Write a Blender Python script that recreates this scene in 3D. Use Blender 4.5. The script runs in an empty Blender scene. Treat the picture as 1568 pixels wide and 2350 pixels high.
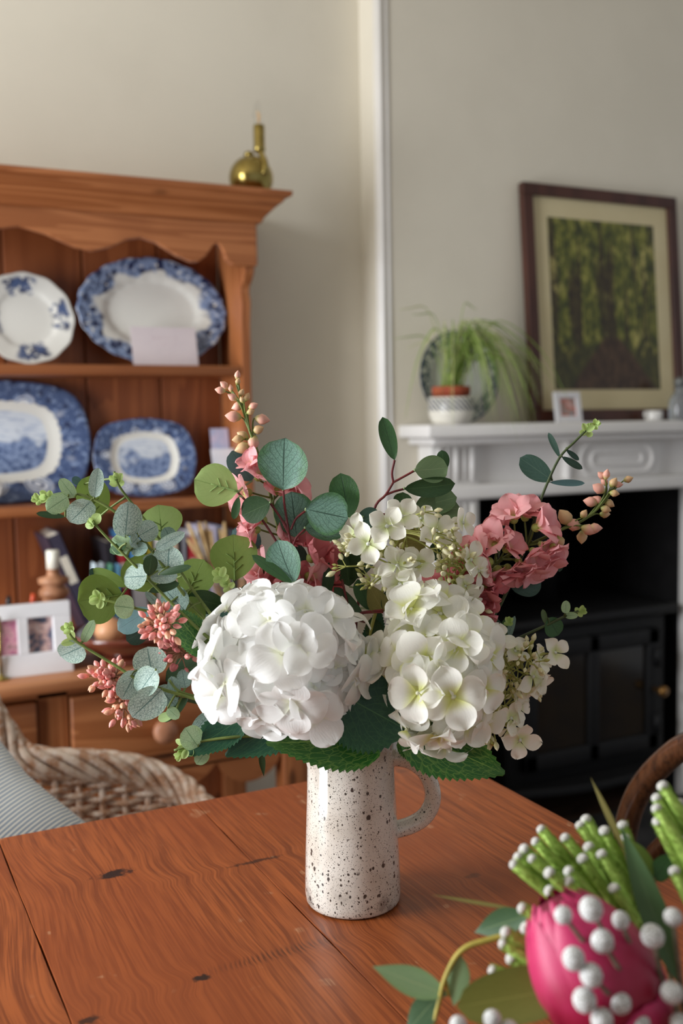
import bpy, bmesh, math, random
import numpy as np
from mathutils import Vector, Matrix
rnd = random.Random(7)
sc = bpy.context.scene
col = sc.collection

# ---------------------------------------------------------------- camera
FPX, CAM = 2350.0, Vector((0, 0, 1.21))
YAW, PIT, ROL = math.radians(26.2), math.radians(5.0), math.radians(1.0)
FW = Vector((math.sin(YAW) * math.cos(PIT), math.cos(YAW) * math.cos(PIT), -math.sin(PIT)))
_r = Vector((math.cos(YAW), -math.sin(YAW), 0)); _u = _r.cross(FW)
RT = _r * math.cos(ROL) - _u * math.sin(ROL)
UP = _u * math.cos(ROL) + _r * math.sin(ROL)
cd = bpy.data.cameras.new('camera'); cam = bpy.data.objects.new('camera', cd); col.objects.link(cam)
cam.matrix_world = Matrix(((RT.x, UP.x, -FW.x, CAM.x), (RT.y, UP.y, -FW.y, CAM.y), (RT.z, UP.z, -FW.z, CAM.z), (0, 0, 0, 1)))
cd.sensor_fit = 'VERTICAL'; cd.sensor_height = 36; cd.lens = 36; cd.clip_start = 0.05
cd.dof.use_dof = True; cd.dof.focus_distance = 0.93; cd.dof.aperture_fstop = 4.6
sc.camera = cam

# ---------------------------------------------------------------- world, lights, exposure
wd = bpy.data.worlds.new('world'); sc.world = wd; wd.use_nodes = True
wd.node_tree.nodes['Background'].inputs[0].default_value = (0.93, 0.96, 1.0, 1)
wd.node_tree.nodes['Background'].inputs[1].default_value = 0.38
def area(name, loc, target, sx, sy, power, color):
    l = bpy.data.lights.new(name, 'AREA'); l.shape = 'RECTANGLE'; l.size = sx; l.size_y = sy
    l.energy = power; l.color = color
    o = bpy.data.objects.new(name, l); col.objects.link(o); o.location = loc
    o.rotation_euler = (Vector(target) - Vector(loc)).to_track_quat('-Z', 'Y').to_euler()
    return o
area('window_daylight', (-1.72, 1.36, 1.28), (1.0, 1.36, 1.18), 0.98, 2.3, 108, (0.93, 0.965, 1.0))
sc.view_settings.view_transform = 'Standard'; sc.view_settings.look = 'None'
sc.view_settings.exposure = 0.08; sc.view_settings.gamma = 1.0; sc.view_settings.use_curve_mapping = False

# ---------------------------------------------------------------- picture geometry: where a sight line meets a plane of the room
def ray(x, y): return FW + RT * ((x - 784) / FPX) - UP * ((y - 1175) / FPX)
def onX(x, y, X): d = ray(x, y); return CAM + d * (X / d.x)
def onY(x, y, Y): d = ray(x, y); return CAM + d * (Y / d.y)
def onZ(x, y, Z): d = ray(x, y); return CAM + d * ((Z - CAM.z) / d.z)
HD = Vector((math.sin(YAW), math.cos(YAW), 0))      # level heading
JUG = Vector((0.417, 0.837, 0.76)); JD = JUG.dot(HD)
def P(x, y, d=0.0): r = ray(x, y); return CAM + r * ((JD - d) / r.dot(HD))   # bouquet: d metres in front of the jug's axis
PXM = JD / FPX                                        # metres per pixel at the jug
def Fg(x, y, dep): return CAM + ray(x, y) * dep

# ---------------------------------------------------------------- object helpers
WM = {}
def link(name, data, parent=None, M=None):
    o = bpy.data.objects.new(name, data); col.objects.link(o)
    M = M.copy() if M is not None else Matrix.Identity(4)
    if parent is not None:
        o.parent = parent; o.matrix_parent_inverse = WM[parent].inverted()
    o.matrix_basis = M; WM[o] = M
    return o
def tag(o, label, cat, group=None):
    o['label'] = label; o['category'] = cat
    if group: o['group'] = group
    return o
def thing(name, loc, label, cat, group=None):
    o = link(name, None, None, Matrix.Translation(Vector(loc))); o.empty_display_size = .05
    return tag(o, label, cat, group)
def struct(o): o['kind'] = 'structure'; return o
def mesh(name, V, F, mat, uv=None, smooth=True):
    m = bpy.data.meshes.new(name); m.from_pydata([tuple(v) for v in V], [], F)
    for q in (mat if isinstance(mat, (list, tuple)) else [mat]): m.materials.append(q)
    if smooth: m.polygons.foreach_set('use_smooth', [True] * len(m.polygons))
    if uv:
        l = m.uv_layers.new(name='UVMap')
        idx = np.zeros(len(m.loops), dtype=np.int32); m.loops.foreach_get('vertex_index', idx)
        l.data.foreach_set('uv', np.array(uv, dtype=np.float32)[idx].ravel())
    m.update(); return m
class G:
    """collects geometry of ONE part"""
    def __init__(s): s.V = []; s.F = []; s.U = []
    def add(s, V, F, U=None):
        n = len(s.V); s.V += [Vector(v) for v in V]; s.F += [tuple(i + n for i in f) for f in F]
        s.U += U if U else [(0.5, 0.5)] * len(V); return s
    def box(s, x0, x1, y0, y1, z0, z1):
        V = [(x, y, z) for z in (z0, z1) for y in (y0, y1) for x in (x0, x1)]
        return s.add(V, [(0, 2, 3, 1), (4, 5, 7, 6), (0, 1, 5, 4), (2, 6, 7, 3), (0, 4, 6, 2), (1, 3, 7, 5)])
    def obox(s, c, ax, ay, az):
        c, ax, ay, az = map(Vector, (c, ax, ay, az))
        V = [c + ax * i + ay * j + az * k for k in (-1, 1) for j in (-1, 1) for i in (-1, 1)]
        return s.add(V, [(0, 2, 3, 1), (4, 5, 7, 6), (0, 1, 5, 4), (2, 6, 7, 3), (0, 4, 6, 2), (1, 3, 7, 5)])
    def tube(s, pts, r, n=8, cap=True, flat=1.0):
        pts = [Vector(p) for p in pts]; m = len(pts)
        rr = r if isinstance(r, (list, tuple)) else [r] * m
        V = []; F = []; U = []; prev = None
        for i, p in enumerate(pts):
            t = (pts[min(i + 1, m - 1)] - pts[max(i - 1, 0)])
            t = t.normalized() if t.length > 1e-9 else Vector((0, 0, 1))
            if prev is None:
                a = t.orthogonal().normalized()
            else:
                a = prev - t * prev.dot(t); a = a.normalized() if a.length > 1e-6 else t.orthogonal().normalized()
            prev = a; b = t.cross(a)
            for k in range(n):
                th = 2 * math.pi * k / n
                V.append(p + (a * math.cos(th) + b * math.sin(th) * flat) * rr[i]); U.append((k / n, i / max(1, m - 1)))
        for i in range(m - 1):
            for k in range(n):
                q = (k + 1) % n; F.append((i * n + k, i * n + q, (i + 1) * n + q, (i + 1) * n + k))
        if cap: F.append(tuple(range(n))[::-1]); F.append(tuple((m - 1) * n + k for k in range(n)))
        return s.add(V, F, U)
    def lathe(s, prof, n=32, M=None, sx=1.0, sy=1.0, fn=None):
        """prof: (radius, z) pairs; fn(theta) multiplies the radius"""
        V = []; F = []; U = []; m = len(prof)
        for i, (r, z) in enumerate(prof):
            for k in range(n):
                th = 2 * math.pi * k / n; q = fn(th) if fn else 1
                V.append(Vector((r * q * math.cos(th) * sx, r * q * math.sin(th) * sy, z))); U.append((i / (m - 1), k / n))
        for i in range(m - 1):
            for k in range(n):
                q = (k + 1) % n; F.append((i * n + k, i * n + q, (i + 1) * n + q, (i + 1) * n + k))
        if prof[0][0] > 1e-5: F.append(tuple(range(n))[::-1])
        if prof[-1][0] > 1e-5: F.append(tuple((m - 1) * n + k for k in range(n)))
        if M is not None: V = [M @ v for v in V]
        return s.add(V, F, U)
    def ball(s, c, r, n=12, m=8, M=None):
        if not isinstance(r, (list, tuple)): r = (r, r, r)
        prof = [(math.sin(math.pi * i / m) + (1e-4 if i in (0, m) else 0), -math.cos(math.pi * i / m)) for i in range(m + 1)]
        T = Matrix.Translation(Vector(c)) @ (M if M is not None else Matrix.Identity(4)) @ Matrix.Diagonal((r[0], r[1], r[2], 1))
        return s.lathe(prof, n, T)
    def prism(s, poly, fn0, fn1):
        """poly: 2-D outline; fn0/fn1 map it to the two end faces"""
        n = len(poly); V = [fn0(*p) for p in poly] + [fn1(*p) for p in poly]
        return s.add(V, [tuple(range(n))[::-1], tuple(range(n, 2 * n))] + [(i, (i + 1) % n, n + (i + 1) % n, n + i) for i in range(n)])
    def build(s, name, mat, parent=None, smooth=True, bevel=0, seg=2, M=None):
        o = link(name, mesh(name, s.V, s.F, mat, s.U, smooth), parent, M)
        if bevel:
            b = o.modifiers.new('bevel', 'BEVEL'); b.width = bevel; b.segments = seg; b.limit_method = 'ANGLE'; b.angle_limit = .6
            b.harden_normals = False
        return o
def smooth_path(pts, k=6):
    pts = [Vector(p) for p in pts]
    if len(pts) < 3: return [pts[0].lerp(pts[-1], i / k) for i in range(k + 1)]
    out = []; q = [pts[0] * 2 - pts[1]] + pts + [pts[-1] * 2 - pts[-2]]
    for i in range(1, len(q) - 2):
        a, b, c, d = q[i - 1], q[i], q[i + 1], q[i + 2]
        for j in range(k):
            t = j / k
            out.append(.5 * ((2 * b) + (c - a) * t + (2 * a - 5 * b + 4 * c - d) * t * t + (3 * b - a - 3 * c + d) * t ** 3))
    out.append(pts[-1]); return out
def frame(y, z):
    """3x3 with columns x, y, z from a y axis and a z hint"""
    y = Vector(y).normalized(); z = Vector(z); z = z - y * z.dot(y)
    z = z.normalized() if z.length > 1e-6 else y.orthogonal().normalized(); x = y.cross(z)
    return Matrix((x, y, z)).transposed()
def xf(loc, R3, s=1.0): return Matrix.Translation(Vector(loc)) @ R3.to_4x4() @ Matrix.Diagonal((s, s, s, 1))

# ---------------------------------------------------------------- materials
def S(r, g, b):
    f = lambda c: ((c / 255 + .055) / 1.055) ** 2.4 if c > 10 else c / 255 / 12.92
    return (f(r), f(g), f(b), 1)
class M_:
    def __init__(s, name):
        s.m = bpy.data.materials.new(name); s.m.use_nodes = True; s.t = s.m.node_tree; s.n = s.t.nodes; s.b = s.n['Principled BSDF']; s.o = s.n['Material Output']
    def node(s, t, **kw):
        n = s.n.new(t)
        for k, v in kw.items(): setattr(n, k, v)
        return n
    def put(s, sock, v):
        if hasattr(v, 'is_output') or isinstance(v, bpy.types.NodeSocket): s.t.links.new(v, sock)
        else: sock.default_value = v
    def math(s, op, a, b=0.0, c=0.0, clamp=False):
        n = s.node('ShaderNodeMath', operation=op, use_clamp=clamp)
        s.put(n.inputs[0], a); s.put(n.inputs[1], b); s.put(n.inputs[2], c); return n.outputs[0]
    def vmath(s, op, a, b):
        n = s.node('ShaderNodeVectorMath', operation=op); s.put(n.inputs[0], a); s.put(n.inputs[1], b)
        return n.outputs['Value'] if op in ('LENGTH', 'DOT_PRODUCT', 'DISTANCE') else n.outputs[0]
    def coord(s, k='Object'): return s.node('ShaderNodeTexCoord').outputs[k]
    def mapping(s, v, scale=(1, 1, 1), loc=(0, 0, 0), rot=(0, 0, 0)):
        n = s.node('ShaderNodeMapping'); s.put(n.inputs[0], v); n.inputs['Scale'].default_value = scale; n.inputs['Location'].default_value = loc; n.inputs['Rotation'].default_value = rot; return n.outputs[0]
    def noise(s, v, scale=5, detail=3, rough=.5, dist=0, out='Fac'):
        n = s.node('ShaderNodeTexNoise'); s.put(n.inputs['Vector'], v); n.inputs['Scale'].default_value = scale; n.inputs['Detail'].default_value = detail; n.inputs['Roughness'].default_value = rough; n.inputs['Distortion'].default_value = dist; return n.outputs[out]
    def vor(s, v, scale=5, feature='F1', out='Distance', rand=1.0):
        n = s.node('ShaderNodeTexVoronoi', feature=feature); s.put(n.inputs['Vector'], v); n.inputs['Scale'].default_value = scale; n.inputs['Randomness'].default_value = rand; return n.outputs[out]
    def ss(s, v, a, b, o0=0.0, o1=1.0):
        n = s.node('ShaderNodeMapRange', interpolation_type='SMOOTHSTEP'); s.put(n.inputs[0], v)
        for i, q in enumerate((a, b, o0, o1)): s.put(n.inputs[1 + i], q)
        return n.outputs[0]
    def mix(s, f, a, b, blend='MIX'):
        n = s.node('ShaderNodeMix', data_type='RGBA', blend_type=blend)
        s.put(n.inputs['Factor'], f); s.put(n.inputs['A'], a); s.put(n.inputs['B'], b); return n.outputs['Result']
    def sep(s, v): n = s.node('ShaderNodeSeparateXYZ'); s.put(n.inputs[0], v); return n.outputs
    def comb(s, x, y, z): n = s.node('ShaderNodeCombineXYZ'); s.put(n.inputs[0], x); s.put(n.inputs[1], y); s.put(n.inputs[2], z); return n.outputs[0]
    def ramp(s, f, stops):
        n = s.node('ShaderNodeValToRGB'); s.put(n.inputs[0], f); e = n.color_ramp.elements
        e[0].position, e[0].color = stops[0]; e[1].position, e[1].color = stops[-1]
        for p, c in stops[1:-1]: q = e.new(p); q.color = c
        return n.outputs[0]
    def bump(s, h, strength=.3, dist=.001):
        n = s.node('ShaderNodeBump'); n.inputs['Strength'].default_value = strength; n.inputs['Distance'].default_value = dist; s.put(n.inputs['Height'], h); s.t.links.new(n.outputs[0], s.b.inputs['Normal']); return s
    def set(s, col=None, rough=None, metal=None, spec=None, coat=None):
        if col is not None: s.put(s.b.inputs['Base Color'], col)
        if rough is not None: s.put(s.b.inputs['Roughness'], rough)
        if metal is not None: s.b.inputs['Metallic'].default_value = metal
        if spec is not None: s.b.inputs['Specular IOR Level'].default_value = spec
        if coat is not None: s.b.inputs['Coat Weight'].default_value = coat; s.b.inputs['Coat Roughness'].default_value = .12
        return s
    def transl(s, c, f):
        t = s.node('ShaderNodeBsdfTranslucent'); s.put(t.inputs[0], c); x = s.node('ShaderNodeMixShader'); x.inputs[0].default_value = f
        s.t.links.new(s.b.outputs[0], x.inputs[1]); s.t.links.new(t.outputs[0], x.inputs[2]); s.t.links.new(x.outputs[0], s.o.inputs[0]); return s
    def rand(s): return s.node('ShaderNodeObjectInfo').outputs['Random']
def plain(name, c, rough=.5, metal=0, spec=.5, c2=None, scale=20, stretch=(1, 1, 1), bump=0, coat=None):
    k = M_(name); v = k.mapping(k.coord(), stretch); f = k.noise(v, scale, 4, .6)
    c2 = c2 or tuple(x * .86 for x in c[:3]) + (1,)
    k.set(k.mix(k.ss(f, .35, .65), c, c2), rough, metal, spec, coat)
    if bump: k.bump(f, bump, .002)
    return k.m
def wood(name, c1, c2, c3, axis='Z', scale=1.0, rough=.42, knots=True):
    """grain runs along the given axis"""
    k = M_(name); st = {'X': (.06, 1, 1), 'Y': (1, .06, 1), 'Z': (1, 1, .06)}[axis]
    off = k.vmath('ADD', k.coord(), k.comb(k.math('MULTIPLY', k.rand(), 3.1), k.math('MULTIPLY', k.rand(), 1.7), k.math('MULTIPLY', k.rand(), 2.3)))
    v = k.mapping(off, tuple(q * scale for q in st))
    big = k.noise(v, 9, 3, .5, .6); fine = k.noise(k.mapping(v, (1, 1, 1)), 150, 3, .6)
    rings = k.math('FRACT', k.math('MULTIPLY', big, 9)); rings = k.ss(rings, .0, .9)
    f = k.math('ADD', k.math('MULTIPLY', rings, .55), k.math('MULTIPLY', fine, .45))
    cc = k.mix(k.ss(f, .2, .8), c1, c2)
    cc = k.mix(k.ss(k.noise(off, 4, 2), .5, .75, 0, .5), cc, c3)
    if knots:
        d = k.vor(k.mapping(off, tuple(.35 if q < 1 else 1 for q in st)), 8.5 * scale)
        cc = k.mix(k.ss(d, .05, .11, .85, 0), cc, tuple(x * .35 for x in c3[:3]) + (1,))
    k.set(cc, rough, 0, .4); k.bump(f, .12, .0008)
    return k.m
# ================================================================ room
m_wall = plain('cream_wall_paint', S(221, 214, 198), .75, 0, .25, S(217, 210, 194), 3, bump=.03)
m_white = plain('white_gloss_paint', S(232, 229, 226), .35, 0, .45, S(226, 223, 219), 6)
m_floor = wood('floor_boards', S(92, 70, 56), S(70, 54, 44), S(60, 46, 38), 'X')
m_black = plain('blackened_brick', S(22, 21, 22), .8, 0, .2, S(14, 13, 14), 9, bump=.5)
YA, YB, XC, CEIL = 2.51, 2.405, 1.312, 2.75
struct(G().box(-1.85, 3.4, -1.6, 3.05, -.05, 0).build('floor', m_floor, smooth=False))
struct(G().box(-1.85, 3.4, -1.6, 2.6, CEIL, CEIL + .05).build('ceiling', m_wall, smooth=False))
struct(G().box(-1.85, XC + .02, YA, YA + .08, 0, CEIL).build('wall_back', m_wall, smooth=False))
OX0, OX1, OZ = 1.566, 2.366, .996
g = G().box(XC, OX0 - .03, YB, 3.0, 0, CEIL).box(OX1 + .03, 2.68, YB, 3.0, 0, CEIL).box(OX0 - .03, OX1 + .03, YB, 3.0, OZ + .03, CEIL)
struct(g.build('wall_chimney_breast', m_wall, smooth=False))
struct(G().box(2.68, 3.4, YA, YA + .08, 0, CEIL).build('wall_right', m_wall, smooth=False))
wl = struct(G().box(-1.85, -1.8, -1.6, .84, 0, CEIL).box(-1.85, -1.8, 1.88, 2.6, 0, CEIL).box(-1.85, -1.8, .84, 1.88, 0, .08).box(-1.85, -1.8, .84, 1.88, 2.5, CEIL).build('wall_left', m_wall, smooth=False))
w = struct(G().box(-1.86, -1.78, .78, .84, .08, 2.56).box(-1.86, -1.78, 1.88, 1.94, .08, 2.56).box(-1.86, -1.78, .78, 1.94, 2.5, 2.56).box(-1.84, -1.82, 1.34, 1.38, .08, 2.5).build('window_1', m_white, bevel=.004))
G().box(-1.88, -1.74, .74, 1.98, .0, .08).build('window_sill', m_white, w, bevel=.005)
g = G(); g.box(OX0 - .03, OX0, YB + .0, 2.95, 0, OZ).box(OX1, OX1 + .03, YB, 2.95, 0, OZ).box(OX0 - .03, OX1 + .03, YB, 2.95, OZ, OZ + .03).box(OX0 - .03, OX1 + .03, 2.95, 3.0, 0, OZ + .03)
struct(g.build('wall_fireplace_recess', m_black, smooth=False))
g = G()
for dx, dy, r in ((.006, .004, .0105), (.0245, .002, .006), (.004, .022, .006)):
    g.tube([(XC + dx, YB + dy, 0), (XC + dx, YB + dy, CEIL)], r, 14)
struct(g.build('trim_1', m_white))
struct(G().box(XC - .018, XC, YB, YA, 0, .16).build('baseboard_right', m_white, bevel=.004))
struct(G().box(.95, XC - .018, YA - .018, YA, 0, .16).build('baseboard_back', m_white, bevel=.004))

# ================================================================ mantelpiece
mp = thing('mantelpiece', (1.95, 2.33, 0), 'white painted fireplace surround with fluted legs and an oval plaque below the shelf', 'mantelpiece')
SZ0, SZ1 = 1.166, 1.200
G().box(1.357, 2.575, 2.245, YB, SZ0, SZ1).build('shelf', m_white, mp, bevel=.005)
G().box(1.385, 2.547, 2.272, YB, SZ0 - .02, SZ0).build('bed_moulding', m_white, mp, bevel=.008, seg=3)
FY = 2.32
def leg(x0, x1):
    G().box(x0, x1, FY + .012, YB, 0, SZ0 - .02).build('leg', m_white, mp, bevel=.003)
    n = 5
    for i in range(n):
        x = x0 + .022 + (x1 - x0 - .044) * i / (n - 1)
        g = G()
        for z0, z1 in ((.2, OZ - .01), (OZ + .05, SZ0 - .03)):
            g.tube([(x, FY + .011, z0), (x, FY + .011, z1)], .0088 if i % 2 == 0 else .0055, 10)
        g.build('reeding', m_white, mp)
    G().box(x0 - .008, x1 + .008, FY - .012, YB, 0, .19).build('plinth', m_white, mp, bevel=.005)
leg(1.418, OX0); leg(OX1, 2.514)
G().box(OX0, OX1, FY + .03, YB, OZ, SZ0 - .02).build('frieze', m_white, mp, smooth=False)
G().box(1.412, 2.520, FY - .008, YB, OZ, OZ + .04).build('lintel_moulding', m_white, mp, bevel=.008, seg=3)
G().box(1.865, 2.215, FY + .008, FY + .03, OZ + .04, SZ0 - .02).build('plaque', m_white, mp, bevel=.004)
G().box(1.858, 1.872, FY - .002, FY + .03, OZ + .04, SZ0 - .02).build('plaque_edge', m_white, mp, bevel=.003)
def stadium(cx, cz, hx, hz, r, y):
    pts = []
    for k in range(33):
        a = 2 * math.pi * k / 32
        ex = hx - hz
        pts.append((cx + (ex if math.cos(a) >= 0 else -ex) + hz * math.cos(a), y, cz + hz * math.sin(a)))
    return G().tube(pts, r, 8, cap=False)
cz = (OZ + .04 + SZ0 - .02) / 2
stadium(2.045, cz, .135, .042, .007, FY + .008).build('oval_moulding', m_white, mp)
stadium(2.045, cz, .095, .018, .006, FY + .008).build('oval_moulding', m_white, mp)

# ================================================================ stove and hearth
m_iron = plain('black_cast_iron', S(17, 17, 19), .6, .1, .35, S(12, 12, 14), 30, bump=.1)
m_sootglass = plain('sooty_glass', S(24, 21, 18), .12, 0, .5, S(34, 27, 17), 8)
m_slate = plain('dark_slate', S(46, 45, 46), .7, 0, .3, S(28, 27, 28), 14, bump=.3)
G().box(1.50, 2.43, 1.98, 2.33, 0, .035).build('hearth', m_slate, bevel=.004)
struct(bpy.data.objects['hearth']); bpy.data.objects['hearth'].name = 'floor_hearth'
st = thing('wood_stove', (2.02, 2.55, .0), 'black cast iron wood burning stove standing inside the fireplace opening', 'stove')
SX0, SX1, SY = 1.70, 2.31, 2.40
G().box(SX0, SX1, SY, 2.82, .12, .60).build('body', m_iron, st, bevel=.012)
G().box(SX0 - .03, SX1 + .03, SY - .03, 2.85, .60, .63).build('top_plate', m_iron, st, bevel=.01)
bow = [(SX0 - .03 + (SX1 - SX0 + .06) * i / 16, SY - .03 - .07 * math.sin(math.pi * i / 16)) for i in range(17)]
G().prism(bow + [(SX1 + .03, SY + .02), (SX0 - .03, SY + .02)], lambda a, b: Vector((a, b, .115)), lambda a, b: Vector((a, b, .14))).build('ash_ledge', m_iron, st, smooth=False, bevel=.006)
for x in (SX0 + .04, SX1 - .04):
    for y in (SY + .04, 2.76):
        G().lathe([(.02, .0), (.028, .03), (.018, .06), (.026, .125)], 12, Matrix.Translation((x, y, .0))).build('leg', m_iron, st)
dr = G()
zx0, zx1, z0, z1 = SX0 + .05, SX1 - .05, .18, .56
for b in ((zx0, zx1, z0, z0 + .05), (zx0, zx1, z1 - .05, z1), (zx0, zx0 + .045, z0, z1), (zx1 - .045, zx1, z0, z1), ((zx0 + zx1) / 2 - .02, (zx0 + zx1) / 2 + .02, z0, z1)):
    dr.box(b[0], b[1], SY - .028, SY - .002, b[2], b[3])
dr = dr.build('door', m_iron, st, bevel=.005)
for i in (0, 1):
    xa = zx0 + .045 + i * ((zx1 - zx0) / 2 - .025); G().box(xa, xa + (zx1 - zx0) / 2 - .065, SY - .014, SY - .006, z0 + .05, z1 - .05).build('pane', m_sootglass, dr, smooth=False)
for z in (.26, .47): G().tube([(zx1 - .01, SY - .03, z - .03), (zx1 - .01, SY - .03, z + .03)], .013, 10).build('hinge', m_iron, dr)
G().lathe([(.006, 0), (.006, .02), (.016, .03), (.016, .045), (.0, .05)], 14, Matrix.Translation((zx1 - .02, SY - .028, .37)) @ Matrix.Rotation(math.pi / 2, 4, 'X')).build('handle', plain('brass_knob', S(150, 110, 60), .35, .8), dr)
G().tube([(2.0, 2.66, .62), (2.0, 2.66, OZ + .01)], .07, 20).build('flue', m_iron, st)

# ================================================================ dresser
PINE = (S(168, 106, 64), S(144, 85, 47), S(130, 73, 38))
m_pz = wood('pine_upright', *PINE, 'Z'); m_px = wood('pine_lengthwise', *PINE, 'X')
m_pback = wood('pine_backboard', S(150, 86, 48), S(128, 69, 36), S(114, 59, 28), 'Z')
m_knob = plain('turned_pine_knob', S(196, 140, 108), .4, 0, .5, S(170, 112, 80), 25)
DX0, DX1 = -.62, .912
dz = thing('dresser', (.15, 2.25, 0), 'tall stripped pine dresser with plate rack, scalloped frieze and drawers', 'dresser')
# cornice: profile swept along the front and mitred round the right end
prof = [(0, 0), (.010, .0), (.016, .012), (.040, .034), (.055, .044), (.058, .052), (.072, .054), (.074, .066), (0, .066)]
CZ = 1.676; FYR = 2.275
V = []; F = []
for a, b in prof: V.append((DX0, FYR - a, CZ + b))
for a, b in prof: V.append((DX1 + a * .85, FYR - a, CZ + b))
for a, b in prof: V.append((DX1 + a * .85, 2.49, CZ + b))
n = len(prof)
for k in (0, 1):
    for i in range(n): F.append((k * n + i, k * n + (i + 1) % n, (k + 1) * n + (i + 1) % n, (k + 1) * n + i))
F += [tuple(range(n)), tuple(range(2 * n, 3 * n))[::-1]]
g = G().add(V, F); g.box(DX0, DX1, FYR, 2.49, CZ + .04, CZ + .066); g.build('cornice', m_px, dz, smooth=False, bevel=.003)
# scalloped frieze board
sc_pts = [(.334, 1.628), (.374, 1.6345), (.43, 1.622), (.49, 1.598), (.527, 1.592), (.57, 1.604), (.605, 1.622), (.636, 1.6275), (.67, 1.619), (.715, 1.594), (.75, 1.581), (.768, 1.5815), (.785, 1.594), (.803, 1.619), (.814, 1.6265), (.824, 1.616), (.836, 1.590), (.851, 1.578)]
left = [(.708 - x - .04, z) for x, z in sc_pts if .374 < x < .70][::-1]
low = [(-.62, 1.58), (-.55, 1.578)] + [(-.5 + i * .05, 1.605 + .022 * math.sin(i * 1.1)) for i in range(10)] + [(x, z) for x, z in left if x > .0] + sc_pts + [(DX1, 1.579)]
low = sorted(low)
G().prism([(DX0, CZ + .045)] + low + [(DX1, CZ + .045)], lambda a, b: Vector((a, FYR, b)), lambda a, b: Vector((a, FYR + .02, b))).build('frieze_board', m_px, dz, smooth=False, bevel=.003)
# sides of the rack: shaped front edge
side = [(FYR + .02, CZ + .05), (FYR + .02, 1.579), (FYR + .024, 1.565), (FYR + .04, 1.548), (FYR + .056, 1.535), (FYR + .058, 1.523), (FYR + .05, 1.50), (FYR + .058, 1.45), (2.335, 1.36), (2.335, 1.05), (2.335, .98), (2.32, .92), (2.27, .85), (2.25, .80), (2.25, .724), (2.49, .724), (2.49, CZ + .05)]
for x0, x1 in ((.889, DX1), (DX0, DX0 + .023)):
    G().prism(side, lambda a, b, x=x0: Vector((x, a, b)), lambda a, b, x=x1: Vector((x, a, b))).build('side_panel', m_pz, dz, smooth=False, bevel=.002)
# tongue-and-groove back boards
gx = [-.597, -.53, -.35, -.17, .01, .19, .3665, .5485, .731, .889]
for a, b in zip(gx[:-1], gx[1:]):
    G().box(a + .0018, b - .0018, 2.486, 2.500, .724, CZ + .05).build('back_board', m_pback, dz, smooth=False, bevel=.003)
G().box(-.597, .889, 2.5, 2.506, .724, CZ).build('back_panel', m_pback, dz, smooth=False)
for zt in (1.350, 1.037):
    G().box(-.597, .889, 2.335, 2.486, zt - .024, zt).build('shelf', m_px, dz, bevel=.004)
WT = .722
G().box(DX0 - .02, DX1 + .02, 2.0, 2.5, WT - .028, WT).build('worktop', wood('pine_worktop', S(186, 128, 88), S(168, 106, 66), S(158, 94, 54), 'X', rough=.5), dz, bevel=.008, seg=3)
BY = 2.04
for x0, x1 in ((DX1 - .06, DX1), (DX0, DX0 + .06)):
    for y0 in (BY, 2.44): G().box(x0, x1, y0, y0 + .055, 0, WT - .028).build('leg', m_pz, dz, bevel=.003)
    G().box(x0 + .02, x1 - .02, BY + .05, 2.44, .46, WT - .028).build('end_panel', m_pz, dz, smooth=False)
G().box(DX0 + .06, DX1 - .06, BY + .012, BY + .03, .675, WT - .028).build('front_rail', m_px, dz, smooth=False)
G().box(DX0 + .06, DX1 - .06, BY + .012, BY + .03, .485, .522).build('front_rail', m_px, dz, smooth=False)
for x0, x1 in ((.332, .390), (-.11, -.05)): G().box(x0, x1, BY + .012, BY + .03, .5, .69).build('drawer_divider', m_pz, dz, smooth=False)
for x0, x1 in ((.394, .848), (-.046, .328), (-.556, -.114)):
    d = G().box(x0, x1, BY - .002, BY + .02, .526, .672).build('drawer', m_px, dz, bevel=.004)
    for kx in ([.576] if x0 > .3 else [(x0 + x1) / 2]):
        G().lathe([(.010, 0), (.011, .010), (.017, .016), (.0245, .026), (.026, .034), (.021, .043), (.010, .047), (.0, .048)], 20, Matrix.Translation((kx, BY - .002, .585 if x0 > .3 else .6)) @ Matrix.Rotation(math.pi / 2, 4, 'X')).build('knob', m_knob, d)
# arched apron below the drawers
ap = [(DX0 + .06, .485)]
for a, b in ((DX0 + .06, .02), (.02, .40), (.40, .70), (.70, DX1 - .06)):
    w_ = b - a
    ap += [(a + w_ * t, .485 - (.055 if .0 < t < 1 else 0) * math.sin(math.pi * t) ** .6) for t in np.linspace(0, 1, 13)]
ap = [p for i, p in enumerate(ap) if i == 0 or p[0] > ap[i - 1][0] + 1e-6]
G().prism([(ap[0][0], .49)] + ap + [(ap[-1][0], .49)], lambda a, b: Vector((a, BY + .012, b)), lambda a, b: Vector((a, BY + .028, b))).build('apron', m_px, dz, smooth=False)
G().box(DX0 + .03, DX1 - .03, BY + .03, 2.46, .10, .125).build('pot_board', m_px, dz, smooth=False)
G().box(DX0 + .03, DX1 - .03, 2.462, 2.478, .10, .69).build('added_base_back', m_pback, dz, smooth=False)  # closed back added so the space behind the arches stays dark
G().box(DX0 + .05, DX1 - .05, BY + .03, 2.462, .49, .505).build('drawer_floor', m_pback, dz, smooth=False)

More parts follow.
